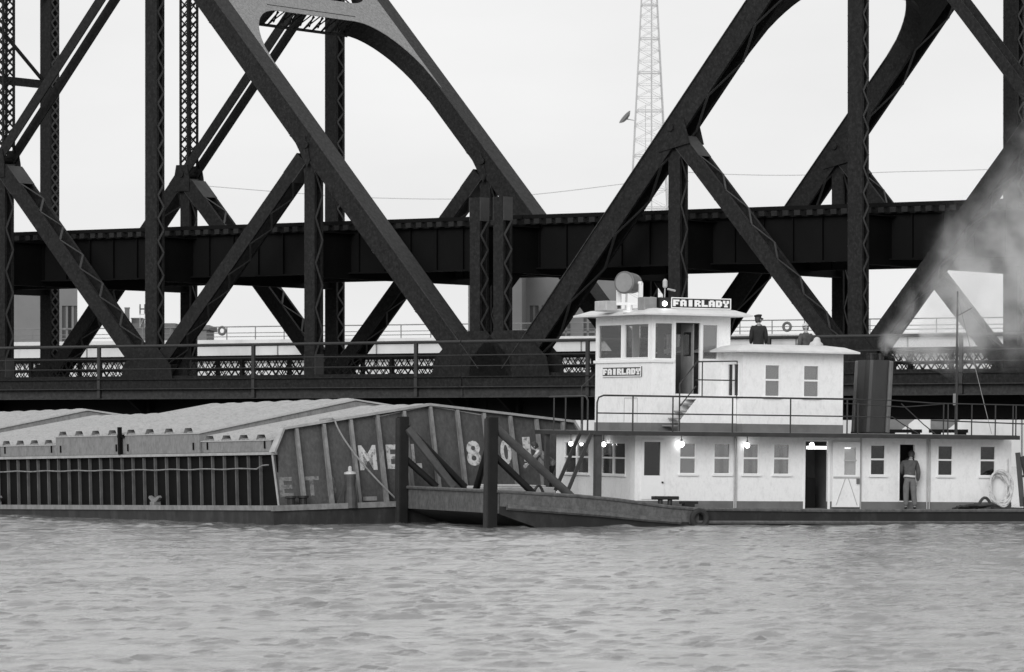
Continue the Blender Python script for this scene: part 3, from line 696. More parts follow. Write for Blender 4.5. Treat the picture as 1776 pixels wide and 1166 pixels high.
def towboat():
    rt = thing('towboat', 'white river towboat with stacked cabins, name boards and push knees', 'boat', TUG.m)
    def B(mb, n, m, par=rt, **k): return mb.build(n, m, par, **k)
    # ---- hull
    st = [(-4.6, .98), (-3.4, .92), (-2.2, .86), (-1.0, .76), (0, .64), (.7, .56), (1.6, .5), (6, .47), (14.6, .5)]
    bot = [.34, -.05, -.5, -.9, -1.1, -1.2, -1.2, -1.2, -1.0]
    vs = []; fs = []
    for (s_, z), b_ in zip(st, bot): vs += [(s_, -.9, z), (s_, -.9, b_), (s_, 6.3, b_), (s_, 6.3, z)]
    for i in range(len(st)-1):
        o = 4*i
        for k in range(4): fs.append((o+k, o+(k+1) % 4, o+4+(k+1) % 4, o+4+k))
    n = len(st)
    fs += [(0,3,2,1), (4*(n-1), 4*(n-1)+1, 4*(n-1)+2, 4*(n-1)+3)]
    h = B(MB().add(vs, fs), 'hull', 'hull')
    m = MB(); m.box(-4.66, -4.602, -.88, 6.28, .36, .96); B(m, 'bow_plate', 'hullbow', h)
    m = MB()
    for (s0, a), (s1, b) in zip(st[:6], st[1:7]): m.prism([(s0, -.902, a-.03), (s1, -.902, b-.03), (s1, -.902, max(b-.42, .12)), (s0, -.902, a-.42)], (0, -.012, 0))
    B(m, 'bow_side_plate', 'hullbow', h)
    m = MB()
    m.tube([(-4.7, -.9, .98), *[(s_, -.93, z) for s_, z in st[1:]]], .05, 6); m.tube([(-4.7, -.9, .98), (-4.7, 6.3, .98)], .05, 6); B(m, 'gunwale_pipe', 'hullbow', h, smooth=True)
    m = MB(); m.tube([(-4.4, -.95, .54), (-3, -.96, .45), (-1.6, -.96, .36), (0, -.96, .22), (1.0, -.95, .15)], .085, 7); m.tube([(1.3, -.93, .13), (14.5, -.93, .13)], .05, 6); B(m, 'rub_rail', 'hullbow', h, smooth=True)
    # ---- push knees
    for wv in (-.78, 5.7):
        m = MB(); m.box(-4.95, -4.67, wv-.14, wv+.14, -.2, 3.05); kn = B(m, 'push_knee', 'knee', bevel=.02)
        m = MB(); m.box(-5.0, -4.95, wv-.11, wv+.11, -.1, 3.0); m.build('knee_rubber', 'rubber', kn)
        if wv < 0:
            br = [((-4.7, wv, 2.75), (-2.35, wv, .84), .12), ((-4.7, wv, 1.95), (-3.55, wv, .95), .1), ((-4.75, wv+.1, 2.6), (-4.4, wv+2.0, 1.0), .1)]
        else:
            br = [((-4.7, wv, 2.75), (-2.8, wv-.1, .95), .1), ((-4.7, wv-.1, 2.7), (-3.4, wv-.5, 1.0), .13), ((-4.7, wv, 1.8), (-3.8, wv-.2, 1.0), .1)]
        for a, b, r in br:
            m = MB(); m.tube([a, b], r, 9); m.build('knee_brace', 'pipe' if (r > .115) else 'knee', kn, smooth=True)
    m = MB(); m.box(-4.1, -2.3, .4, 2.6, .8, 1.08); m.box(-3.9, -2.5, .6, 2.4, 1.08, 1.13); B(m, 'fore_hatch', 'lgrey', bevel=.03)
    p = TUG.at(934, 856, 1, -.5); m = MB(); m.tube([(p.x-.18+.36*t_, -.5, .86+.28*math.sin(math.pi*t_)) for t_ in np.linspace(0, 1, 10)], .04, 7); B(m, 'chock', 'rail', smooth=True)
    m = MB()
    for s_ in (.55, .85): m.lathe([(.07, 0), (.07, .3)], (s_, -.55, .5), n=12)
    m.box(.3, 1.1, -.65, -.45, .76, .86); B(m, 'mooring_bitt', 'black', bevel=.02)
    m = MB(); m.box(1.3, 1.62, -.6, -.4, .5, .68); m.box(1.2, 1.75, -.56, -.44, .64, .72); B(m, 'cleat', 'black')
    # ---- main deckhouse
    t = .07
    side_win = [(1.4, 1.94), (2.5, 3.04), (3.44, 3.97), (4.43, 4.97), (7.62, 8.13), (9.88, 10.4), (11.31, 11.85)]
    wz = (1.49, 2.39)
    doorA = (.28, .80, 1.44, 2.40); door1 = (5.48, 6.22, .60, 2.46); door2 = (8.58, 9.13, .75, 2.40)
    holes = [(a, b, *wz) for a, b in side_win]+[doorA, door1, door2]
    fwin = [(.62, 2.27), (3.09, 4.83)]
    m = MB(); m.wall(lambda a, d, z: (a, d, z), 0, 12.4, .72, 2.58, [x if x is not door1 else (5.48, 6.22, .72, 2.46) for x in holes], t)
    m.wall(lambda a, d, z: (d, a, z), t, 5.4-t, .72, 2.58, [(a, b, 1.44, 2.37) for a, b in fwin], t)
    m.wall(lambda a, d, z: (a, 5.4-d, z), 0, 12.4, .72, 2.58, [(a, b, *wz) for a, b in side_win], t)
    m.wall(lambda a, d, z: (12.4-d, a, z), t, 5.4-t, .72, 2.58, [], t)
    wl_ = B(m, 'deckhouse_wall', 'white')
    m = MB(); m.box(-.012, 5.48, -.012, t, .40, .72); m.box(6.22, 12.412, -.012, t, .40, .72); m.box(-.012, t, t, 5.412, .40, .72); m.box(12.4-t, 12.412, t, 5.412, .40, .72); m.box(t, 12.4-t, 5.4-t, 5.412, .4, .72)
    m.build('dado', 'dado', wl_)
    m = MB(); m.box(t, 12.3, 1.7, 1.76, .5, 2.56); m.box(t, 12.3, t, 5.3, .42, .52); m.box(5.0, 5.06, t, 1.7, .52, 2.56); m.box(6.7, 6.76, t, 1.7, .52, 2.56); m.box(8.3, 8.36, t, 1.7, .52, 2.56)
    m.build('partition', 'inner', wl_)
    def window(a0, a1, z0, z1, P, par, glassm='glass', curtain=None, mull=False, mid=True, sill=True, hang=.09):
        """P(a, out, z) with out>0 outward"""
        def bx(mb, p0, p1, o0, o1, q0, q1):
            c = [Vector(P(x, o, z)) for x in (p0, p1) for o in (o0, o1) for z in (q0, q1)]
            mn = [min(v[i] for v in c) for i in range(3)]; mxv = [max(v[i] for v in c) for i in range(3)]
            mb.box(mn[0], mxv[0], mn[1], mxv[1], mn[2], mxv[2])
        f = .03; m = MB()
        bx(m, a0, a0+f, -.06, .012, z0, z1); bx(m, a1-f, a1, -.06, .012, z0, z1); bx(m, a0+f, a1-f, -.06, .012, z0, z0+f); bx(m, a0+f, a1-f, -.06, .012, z1-f, z1)
        if mull: c = (a0+a1)/2; bx(m, c-.04, c+.04, -.055, .008, z0+f, z1-f)
        if mid: c = (z0+z1)/2+.02; bx(m, a0+f, a1-f, -.05, .005, c-.025, c+.025)
        o = m.build('window', 'white2', par)
        if sill: m = MB(); bx(m, a0-.05, a1+.05, .002, .06, z0-.05, z0-.003); m.build('sill', 'white2', o)
        m = MB(); bx(m, a0+f, a1-f, -.035, -.03, z0+f, z1-f); m.build('pane', glassm, o)
        if curtain == 'split':
            for u0, u1 in ((0, .42), (.72, 1)):
                m = MB(); bx(m, a0+f+(a1-a0-2*f)*u0, a0+f+(a1-a0-2*f)*u1, -.10, -.09, z0+f, z1-f); m.build('curtain', 'curtain', o)
        elif curtain == 'lower':
            m = MB(); bx(m, a0+f, a1-f, -.10, -.09, z0+f, (z0+z1)/2); m.build('curtain', 'blind', o)
        elif curtain:
            m = MB(); bx(m, a0+f, a1-f, -.10, -.09, z0+f, z1-f); m.build('curtain', curtain, o)
        return o
    SP = lambda a, o, z: (a, -o, z)
    cur = ['blind', 'split', 'split', 'split', None, None, None]
    for (a, b), c in zip(side_win, cur): window(a, b, *wz, SP, wl_, 'glass' if c else 'glassd', c)
    FP = lambda a, o, z: (-o, a, z)
    for i, (a, b) in enumerate(fwin): window(a, b, 1.44, 2.37, FP, wl_, 'glass', 'lower', mull=True)
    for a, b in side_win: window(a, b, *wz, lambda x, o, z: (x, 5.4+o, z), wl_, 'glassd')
    # flush door with a window, near the front corner
    m = MB(); m.box(.2, .28, -.02, -.002, .76, 2.48); m.box(.8, .92, -.02, -.002, .76, 2.48); m.box(.28, .8, -.02, -.002, .76, 1.44); m.box(.28, .8, -.02, -.002, 2.4, 2.48); d = m.build('door', 'white2', wl_)
    m = MB(); m.box(.28, .8, .03, .035, 1.44, 2.40); m.build('pane', 'glassd', d); m = MB(); m.box(.84, .88, -.06, -.02, 1.22, 1.27); m.build('handle', 'black', d)
    # open doorway and its leaf swung back against the wall
    m = MB(); m.box(5.42, 5.48, -.02, -.002, .5, 2.52); m.box(6.22, 6.3, -.02, -.002, .5, 2.52); m.box(5.48, 6.22, -.02, -.002, 2.46, 2.52); m.build('door_frame', 'white2', wl_)
    m = MB(); m.wall(lambda a, d_, z: (a, -.10+d_, z), 6.34, 7.24, .56, 2.46, [(6.72, 7.1, 1.5, 2.3)], .05); d = m.build('door', 'white', wl_)
    m = MB(); m.box(6.72, 7.1, -.08, -.075, 1.5, 2.3); m.build('pane', 'glass', d)
    m = MB(); m.box(6.70, 7.12, -.11, -.101, 1.9, 1.94); m.build('sash_bar', 'lgrey', d)
    m = MB(); m.bar((6.45, -.106, .62), (6.75, -.106, 1.40), .012, .03, (0,1,0)); m.bar((7.15, -.106, .62), (6.85, -.106, 1.40), .012, .03, (0,1,0)); m.box(6.36, 7.22, -.112, -.101, 1.39, 1.45); m.build('brace', 'lgrey', d)
    m = MB(); m.box(7.12, 7.2, -.16, -.1, 1.24, 1.4); m.build('handle', 'drum', d)
    m = MB(); m.box(5.9, 6.2, .7, 1.3, .52, 1.4); m.box(5.5, 5.85, .9, 1.4, .52, 1.36); m.build('cabinet', 'black', wl_)
    m = MB(); m.box(5.86, 6.08, 1.64, 1.69, 1.3, 2.2); m.build('daylight_panel', 'lgrey', wl_)  # pale panel painted in for daylight through the opposite opening
    m = MB(); m.box(8.58, 8.61, -.015, .07, .75, 2.40); m.box(9.10, 9.13, -.015, .07, .75, 2.40); m.build('door_frame', 'white2', wl_)
    for s_ in (3.16, 3.22, 7.3, 9.52, 9.6): m = MB(); m.tube([(s_, -.04, .45), (s_, -.04, 2.57)], .022, 6); m.build('drain_pipe', 'lgrey', wl_)
    # ---- upper deck
    m = MB(); m.prism([(-1.68, -.9, 2.58), (12.15, -.9, 2.58), (12.15, 6.3, 2.58), (-.3, 6.3, 2.58), (-.3, 2.75, 2.58), (-1.68, 2.75, 2.58)], (0, 0, .12)); ud = B(m, 'upper_deck', 'deckedge')
    m = MB(); m.prism([(-1.6, -.82, 2.70), (12.1, -.82, 2.70), (12.1, 6.2, 2.70), (-.22, 6.2, 2.70), (-.22, 2.67, 2.70), (-1.6, 2.67, 2.70)], (0, 0, .012)); m.build('deck_paint', 'grey', ud)
    m = MB(); m.box(-1.62, -1.44, -.84, -.66, .84, 2.58); B(m, 'deck_post', 'pipe')
    m = MB(); m.box(-1.62, -1.5, 2.58, 2.7, .84, 2.58); B(m, 'deck_post', 'pipe')
    # lamps hanging under the deck edge in front of the windows
    for px, py, ax, val, r in ((990, 770, 0, -.14, .065), (1047, 771, 0, -.14, .07), (1182, 771, 1, -.14, .085), (1296, 773, 1, -.14, .075), (1408, 772, 1, .35, .075)):
        p = TUG.at(px, py, ax, val); m = MB()
        m.lathe([(.01, -r), (r*.7, -r*.7), (r, 0), (r*.7, r*.7), (.02, r)], p, n=16); l_ = B(m, 'lamp', 'lamp', smooth=True)
        m = MB(); m.lathe([(.035, r), (.035, r+.05), (.015, r+.06), (.015, 2.58-p.z)], p, n=8); m.build('lamp_holder', 'grey', l_)
    p = TUG.at(1416, 777, 1, .5); m = MB(); m.box(p.x-.3, p.x+.35, .48, .56, p.z-.04, p.z+.05); B(m, 'tube_lamp', 'lampdim')
    p = TUG.at(1466, 773, 1, -.05); m = MB(); m.box(p.x-.17, p.x+.17, -.072, -.062, p.z-.09, p.z+.07); B(m, 'tube_lamp', 'lampdim')
    # stair rails from the upper deck down to the foredeck
    m = MB(); m.bar((-1.75, -.02, 2.62), (-2.5, -.02, 1.0), .05, .10, (0,0,1)); m.bar((-1.75, -.78, 2.62), (-2.5, -.78, .9), .05, .10, (0,0,1)); sr = B(m, 'stair', 'rail')
    # ---- upper cabin
    c0, c1, cz0, cz1, cw = 3.43, 6.7, 2.95, 5.04, 4.6
    cwin = [(4.12, 4.62, 3.74, 4.68), (5.38, 5.9, 3.74, 4.68)]
    m = MB(); m.wall(lambda a, d, z: (a, d, z), c0, c1, cz0, cz1, cwin, t); m.wall(lambda a, d, z: (c0+d, a, z), t, cw-t, cz0, cz1, [(.28, .98, 3.74, 4.70)], t)
    m.wall(lambda a, d, z: (a, cw-d, z), c0, c1, cz0, cz1, [], t); m.wall(lambda a, d, z: (c1-d, a, z), t, cw-t, cz0, cz1, [], t)
    cb = B(m, 'upper_cabin', 'white')
    m = MB(); m.box(c0-.012, c1+.012, -.012, cw+.012, 2.712, 2.95); m.build('dado', 'dado', cb)
    for q in cwin: window(*q, SP, cb, 'glass', 'blind')
    window(.28, .98, 3.74, 4.70, lambda a, o, z: (c0-o, a, z), cb, 'glassd', None, mull=True, mid=False)
    def roof(x0, x1, y0, y1, z, lip, rise, inset, nm, par):
        m = MB(); lo = [(x0,y0,z),(x1,y0,z),(x1,y1,z),(x0,y1,z)]; md = [(x,y,z+lip) for x,y,_ in lo]
        i2 = inset*.45
        mid = [(x0+i2,y0+i2,z+lip+rise*.7),(x1-i2,y0+i2,z+lip+rise*.7),(x1-i2,y1-i2,z+lip+rise*.7),(x0+i2,y1-i2,z+lip+rise*.7)]
        tp = [(x0+inset,y0+inset,z+lip+rise),(x1-inset,y0+inset,z+lip+rise),(x1-inset,y1-inset,z+lip+rise),(x0+inset,y1-inset,z+lip+rise)]
        fs = [(3,2,1,0), (12,13,14,15)]
        for a in (0, 4, 8):
            for k in range(4): fs.append((a+k, a+(k+1) % 4, a+4+(k+1) % 4, a+4+k))
        return m.add(lo+md+mid+tp, fs).build(nm, 'roofw', par)
    roof(3.02, 7.05, -.38, cw+.35, 5.02, .05, .19, .75, 'cabin_roof', cb)
    m = MB(); m.box(3.5, 6.2, 4.75, 6.1, 2.712, 4.50); m.box(6.2, 7.6, 4.75, 6.1, 2.712, 4.30); B(m, 'engine_casing', 'grey')
    # ---- wheelhouse
    p0, p1, pw0, pw1, pz0, pz1 = 1.12, 3.66, 1.3, 5.12, 2.95, 6.06
    ps = [(1.20, 1.80, 4.79, 5.86), (1.88, 2.67, 3.80, 5.86), (2.74, 3.26, 4.80, 5.84)]
    pf = [(1.5, 3.14, 4.82, 5.84), (3.32, 4.94, 4.82, 5.84)]
    m = MB(); m.wall(lambda a, d, z: (a, pw0+d, z), p0, p1, pz0, pz1, ps, t); m.wall(lambda a, d, z: (p0+d, a, z), pw0+t, pw1-t, pz0, pz1, pf, t)
    m.wall(lambda a, d, z: (a, pw1-d, z), p0, p1, pz0, pz1, [(1.25, 2.35, 4.8, 5.86), (2.5, 3.5, 4.8, 5.86)], t); m.wall(lambda a, d, z: (p1-d, a, z), pw0+t, pw1-t, pz0, pz1, [(1.7, 3.0, 4.85, 5.8), (3.3, 4.7, 4.85, 5.8)], t)
    ph = B(m, 'wheelhouse', 'white')
    m = MB(); m.box(p0-.012, p1, pw0-.012, pw1+.012, 2.712, 2.95); m.build('dado', 'dado', ph)
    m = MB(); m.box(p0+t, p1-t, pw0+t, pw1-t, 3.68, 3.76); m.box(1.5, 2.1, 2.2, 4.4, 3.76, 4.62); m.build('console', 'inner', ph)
    PP = lambda a, o, z: (a, pw0-o, z)
    window(*ps[0], PP, ph, 'glassp', None, mid=False); window(*ps[2], PP, ph, 'glass', 'blind', mid=False, sill=False)
    for q in pf: window(*q, lambda a, o, z: (p0-o, a, z), ph, 'glassp', None, mid=False, sill=False)
    for q in ((1.25, 2.35, 4.8, 5.86), (2.5, 3.5, 4.8, 5.86)): window(*q, lambda a, o, z: (a, pw1+o, z), ph, 'glassp', None, mid=False, sill=False)
    for q in ((1.7, 3.0, 4.85, 5.8), (3.3, 4.7, 4.85, 5.8)): window(*q, lambda a, o, z: (p1+o, a, z), ph, 'glassp', None, mid=False, sill=False)
    m = MB(); m.box(p0-.05, p0-.003, pw0-.05, pw1+.05, 4.70, 4.78); m.box(p0, 1.86, pw0-.05, pw0-.003, 4.70, 4.76); m.build('sill_band', 'white2', ph)
    m = MB(); m.box(1.81, 1.88, pw0-.025, pw0-.002, 3.74, 5.9); m.box(2.67, 2.74, pw0-.025, pw0-.002, 3.74, 5.9); m.box(1.88, 2.67, pw0-.025, pw0-.002, 5.86, 5.92); m.build('door_frame', 'white2', ph)
    m = MB(); m.wall(lambda a, d_, z: (2.5+.0*a+d_, pw0+.12+a, z), 0, .78, 3.78, 5.84, [(.12, .66, 4.9, 5.6)], .04); d = m.build('door', 'grey', ph)
    m = MB(); m.box(2.515, 2.52, pw0+.24, pw0+.78, 4.9, 5.6); m.build('pane', 'glassp', d)
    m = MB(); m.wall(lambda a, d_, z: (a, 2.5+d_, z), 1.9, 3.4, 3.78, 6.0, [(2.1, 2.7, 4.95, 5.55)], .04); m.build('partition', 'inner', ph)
    m = MB(); m.lathe([(.14, 0), (.17, .05), (.17, .3), (.1, .34)], (1.98, 1.9, 4.45), n=12); m.lathe([(.04, -.7), (.04, 0)], (1.98, 1.9, 4.45), n=8); m.build('helm_seat', 'black', ph)
    roof(.62, 4.12, .78, 5.66, 6.06, .05, .2, .85, 'wheelhouse_roof', ph)
    m = MB(); m.box(2.1, 3.0, p0*0+pw0-.02, pw0-.001, 2.96, 3.6); 
    m2 = MB(); 
    for q in ((2.0, 2.02), (2.88, 2.9)): m2.box(p0-.012, p0-.002, q[0]+.2, q[1]+.2, 2.96, 3.66)
    m2.box(p0-.012, p0-.002, 2.22, 3.08, 3.66, 3.68); m2.build('hatch', 'lgrey', ph)
    name_board('FAIRLADY', (p0-.004, 4.56, 4.29), (0, -1, 0), (0, 0, 1), (-1, 0, 0), 2.64, .3, ph)
    a = TUG.at(1163, 538, 1, 1.28); b = TUG.at(1267, 517, 1, 1.28)
    name_board('FAIRLADY', (a.x, 1.28, 6.27), (1, 0, 0), (0, 0, 1), (0, -1, 0), b.x-a.x, .32, ph)
    m = MB(); m.box(a.x+.1, a.x+.2, 1.3, 1.5, 6.18, 6.5); m.box(b.x-.2, b.x-.1, 1.3, 1.5, 6.18, 6.5); m.build('board_bracket', 'grey', ph)
    m = MB(); m.box(1.33, 1.66, 1.25, 1.55, 6.2, 6.58); lb = m.build('lamp_box', 'black', ph)
    m = MB(); m.lathe([(.02, -.02), (.075, 0), (.06, .05), (.02, .06)], (1.49, 1.245, 6.40), (0, -1, 0), 14); m.build('lamp', 'lamp', lb)
    m = MB(); m.box(.88, 1.3, 1.35, 1.8, 6.2, 6.58); m.build('roof_box', 'grey', ph, bevel=.03)
    # searchlight
    c = Vector((.82, 2.2, 7.0)); ax = Vector((-.80, -.55, .02)).normalized()
    m = MB(); m.lathe([(.05, -.36), (.2, -.33), (.28, -.24), (.3, -.1), (.31, .26), (.33, .27), (.33, .33), (.29, .34)], c, ax, 24); s_ = m.build('searchlight', 'drum', ph, smooth=True)
    m = MB(); m.lathe([(.28, .335), (.28, .345)], c, ax, 24); m.build('lens', 'grey', s_)
    side_ = ax.cross(Vector((0,0,1))).normalized(); m = MB()
    for k in (-1, 1): m.bar(c+side_*k*.37, c+side_*k*.37-Vector((0,0,.62)), .06, .12); m.lathe([(.05, -.06), (.05, .06)], c+side_*k*.35, side_, 8)
    m.bar(c-side_*.4-Vector((0,0,.6)), c+side_*.4-Vector((0,0,.6)), .12, .08); m.lathe([(.2, -.86), (.2, -.8), (.09, -.78), (.09, -.6)], c, n=14)
    m.build('searchlight_yoke', 'white2', s_)
    m = MB(); m.box(-.15+.55, .42+.35, 2.9, 3.7, 6.2, 6.5); m.build('roof_box', 'lgrey', ph, bevel=.02)
    p = TUG.at(1152, 528, 1, 1.9); m = MB(); m.tube([(p.x, 1.9, 6.2), (p.x+.02, 1.9, 6.9)], .018, 6); m.lathe([(.05, 0), (.07, .04), (.07, .2), (.03, .26)], (p.x+.02, 1.9, 6.88), n=10); m.tube([(p.x+.1, 1.9, 6.85), (p.x+.35, 1.9, 6.8)], .03, 6); m.build('horn', 'lgrey', ph)
    m = MB(); m.tube([(1.4, 2.3, 6.45), (1.55, 2.3, 6.62), (1.7, 2.3, 6.6), (1.62, 2.3, 6.5)], .02, 6); m.lathe([(.06, 0), (.06, .3)], (1.45, 2.4, 6.2), n=8); m.build('cable_loop', 'grey', ph)
    # landing and steps to the wheelhouse door
    m = MB(); m.prism([(1.56, .38, 2.96), (2.18, .38, 3.70), (3.41, .38, 3.70), (3.41, .38, 2.96)], (0, .04, 0)); m.box(2.18, 3.41, .42, 1.29, 3.64, 3.70); ld = m.build('landing', 'white', ph)
    m = MB(); 
    for k in range(4): m.box(1.45+k*.19, 1.66+k*.19, .46, 1.25, 2.85+k*.21, 2.89+k*.21)
    m.build('steps', 'grey', ld)
    m = MB(); m.box(1.56, 3.41, .375, .43, 2.712, 2.958); m.build('dado', 'dado', ld)
    m = MB(); a = (1.58, .38); m.tube([(1.58, .38, 2.72), (1.58, .38, 4.08), (2.05, .38, 4.62), (2.12, .38, 4.72), (3.42, .38, 4.76), (3.42, .38, 3.7)], .022, 6); m.tube([(1.58, .38, 3.42), (2.1, .38, 4.02)], .018, 6); m.tube([(2.1, .38, 4.2), (3.42, .38, 4.2)], .018, 6); m.tube([(2.3, .38, 3.7), (2.3, .38, 4.74)], .018, 6)
    m.build('step_rail', 'rail', ld)
    # ---- upper deck railing
    m = MB(); zt, zm = 3.70, 3.2
    m.tube([(-1.6, -.82, 2.7), (-1.6, -.82, 3.5), (-1.55, -.82, 3.64), (-1.4, -.82, zt), (6.6, -.82, zt)], .026, 6); m.tube([(-1.6, -.82, zm), (6.6, -.82, zm)], .02, 6)
    for s_ in (-.48, .78, 2.68, 4.55, 6.4): m.tube([(s_, -.82, 2.7), (s_, -.82, zt)], .022, 6)
    B(m, 'deck_railing', 'rail')
    m = MB(); m.tube([(6.6, -.82, zt), (7.8, -.82, 3.69), (9.3, -.82, 3.62), (12.6, -.82, 3.6)], .017, 6); m.tube([(6.6, -.3, 3.58), (8.5, -.4, 3.5), (9.6, -.82, 3.6)], .015, 6); m.tube([(6.6, -.82, zm), (7.9, -.82, 3.2), (8.3, -.7, 3.0), (8.9, -.6, 2.72)], .016, 6)
    m.tube([(9.2, -.82, 3.12), (12.4, -.82, 3.05)], .02, 6); m.tube([(8.7, .1, 3.6), (9.4, 0, 3.0), (9.75, -.1, 2.72)], .016, 6)
    for s_ in (6.75, 9.6, 9.75, 10.55, 11.35, 11.95, 12.05): m.tube([(s_, -.82, 2.7), (s_, -.82, 3.61)], .02, 6)
    B(m, 'aft_railing', 'rail')
    m = MB(); m.tube([(-1.6, -.2, 2.7), (-1.6, -.2, 3.55), (-1.6, -.12, 3.64), (-1.6, .0, 3.68), (-1.6, 2.4, 3.66)], .026, 6)
    for y in (.15, 1.3, 2.1): m.tube([(-1.6, y, 2.7), (-1.6, y, 3.67)], .02, 6)
    B(m, 'front_railing', 'rail'); m = MB(); m.tube([TUG.at(1009, 735, 1, 5.5), TUG.at(1009, 671, 1, 5.5), TUG.at(1033, 648, 1, 5.5)], .02, 6)
    B(m, 'side_handrail', 'rail')
    # ---- funnel
    def rr(cx, cy, a, b, r, z):
        pts = []
        for (sx, sy, a0) in ((1, -1, -90), (1, 1, 0), (-1, 1, 90), (-1, -1, 180)):
            for k in range(5): an = R(a0+k*22.5); pts.append((cx+sx*(a-r)+r*math.cos(an), cy+sy*(b-r)+r*math.sin(an), z))
        return pts
    m = MB(); n_ = 20; A_ = rr(8.72, 2, .4, .42, .24, 2.71); B_ = rr(8.83, 2, .4, .42, .24, 4.9)
    m.add(A_+B_, [(k, (k+1) % n_, n_+(k+1) % n_, n_+k) for k in range(n_)]+[tuple(range(n_))[::-1]]); In = rr(8.83, 2, .35, .37, .2, 4.9); In2 = rr(8.83, 2, .35, .37, .2, 4.3)
    m.add(B_+In+In2, [(k, (k+1) % n_, n_+(k+1) % n_, n_+k) for k in range(n_)]+[(n_+k, n_+(k+1) % n_, 2*n_+(k+1) % n_, 2*n_+k) for k in range(n_)]+[tuple(range(2*n_, 3*n_))])
    fu = B(m, 'funnel', 'stack')
    m = MB()
    for (sx, sy) in ((-1, 1), (1, -1)): m.bar((8.72+sx*.355, 2+sy*.375, 2.72), (8.83+sx*.355, 2+sy*.375, 4.88), .14, .14, (1,0,0))
    m.build('funnel_edge_highlight', 'stackl', fu, bevel=.04)  # pale bars paint the light along the funnel's rounded silhouette
    m = MB(); m.box(8.3, 9.14, 1.56, 2.44, 2.712, 2.76); m.build('funnel_base', 'hull', fu)
    m = MB()
    for k, (a_, b_) in enumerate(((8.65, 1.85), (8.95, 1.85), (8.8, 2.2))): m.lathe([(.11, 0), (.11, .75), (.13, .76), (.13, .8)], (a_, b_, 4.3), n=12)
    m.build('exhaust_pipe', 'black', fu, smooth=True)
    # ---- mast
    m = MB(); m.tube([(12.0, 2.6, 2.7), (12.0, 2.6, 5.2), (12.0, 2.6, 7.05)], [.05, .04, .025], 8); ms = B(m, 'stern_mast', 'rail')
    m = MB(); m.tube([(12.0, 2.6, 6.3), (12.5, 2.6, 6.55)], .015, 6); m.build('gaff', 'rail', ms)
    m = MB(); m.tube([(12.0, 2.6, 6.9), (12.3, 1.0, 2.75)], .01, 5); m.box(11.86, 11.92, 2.5, 2.56, 3.6, 3.95); m.build('halyard', 'grey', ms)
    # aft davit beams leaning by the house end
    m = MB(); m.bar((12.5, -.2, 2.2), (12.62, -.3, .6), .12, .14); m.bar((12.55, -.45, 2.1), (12.9, -.5, .55), .12, .2); m.tube([(12.55, -.2, 1.5), (12.75, -.2, 1.5)], .03); B(m, 'leaning_beam', 'rail')
    m = MB(); m.lathe([(.2, 0), (.24, .38), (.2, .38), (.18, .05)], (12.72, -.6, .5), n=14); B(m, 'deck_drum', 'pipe')
towboat()

# ---- loose gear on the towboat
def put(o, label, cat, group=None): o.matrix_world = TUG.m @ o.matrix_world; return tag(o, label, cat, group)
c = TUG.at(1213, 900, 1, -1.02)
m = MB(); m.tube([(.22*math.cos(a), 0, .22*math.sin(a)) for a in np.linspace(0, 6.2832, 26, endpoint=False)], .085, 9, closed=True)
o = m.build('tyre_fender', 'rubber', smooth=True); o.matrix_world = TUG.m @ Matrix.Translation(c); tag(o, 'black tyre fender hung on the hull side by the mooring bitt', 'tyre')
m = MB()
for k in range(6):
    r_ = .40+.035*k
    m.tube([(r_*.68*math.cos(a)+.015*math.sin(5*a+k), -.03*k+.04*math.sin(3*a+k*2), r_*.95*math.sin(a)+.02*math.sin(4*a+2*k)) for a in np.linspace(0, 6.2832, 36, endpoint=False)], .032, 6, closed=True)
m.tube([(.35, 0, .5), (.36, -.02, .9)], .02, 6)
c = TUG.at(1732, 848, 1, -.12); o = m.build('rope_coil', 'ropew', smooth=True); o.matrix_world = TUG.m @ Matrix.Translation(c) @ Matrix.Rotation(R(-8), 4, 'X'); tag(o, 'oval coil of white rope leaning on the aft end of the white deckhouse', 'rope coil')
m = MB()
for k in range(9):
    ph_ = k*1.7; a0 = TUG.at(1675+3*k, 878, 1, -.5)
    m.tube([(a0.x-.35+.7*t_+.1*math.sin(9*t_+ph_), -.35-.05*k+.12*math.sin(6*t_+ph_), .53+.012*k+.05*abs(math.sin(5*t_+ph_))) for t_ in np.linspace(0, 1, 14)], .035, 6)
a0 = TUG.at(1708, 878, 1, -.4); m.tube([(a0.x-.28+.56*t_, -.4, .52+.34*math.sin(math.pi*t_)) for t_ in np.linspace(0, 1, 12)], .045, 7)
o = m.build('hose_heap', 'roped', smooth=True); put(o, 'dark heap of hose and line on the side deck below the white rope coil', 'hose')
m = MB()
m.lathe([(.02, -.14), (.19, -.12), (.22, -.03), (.19, .06), (.12, .11), (.1, .16), (.09, .2), (.05, .235), (.01, .245)], (0, 0, .0), (.12, 0, 1), n=14)
c = TUG.at(1416, 599, 1, 2.8); o = m.build('cloth_bundle', 'shirtw', smooth=True); o.matrix_world = TUG.m @ Matrix.Translation((c.x, 2.8, 5.33)); tag(o, 'small pale cloth bundle lying on the upper cabin roof', 'bundle')

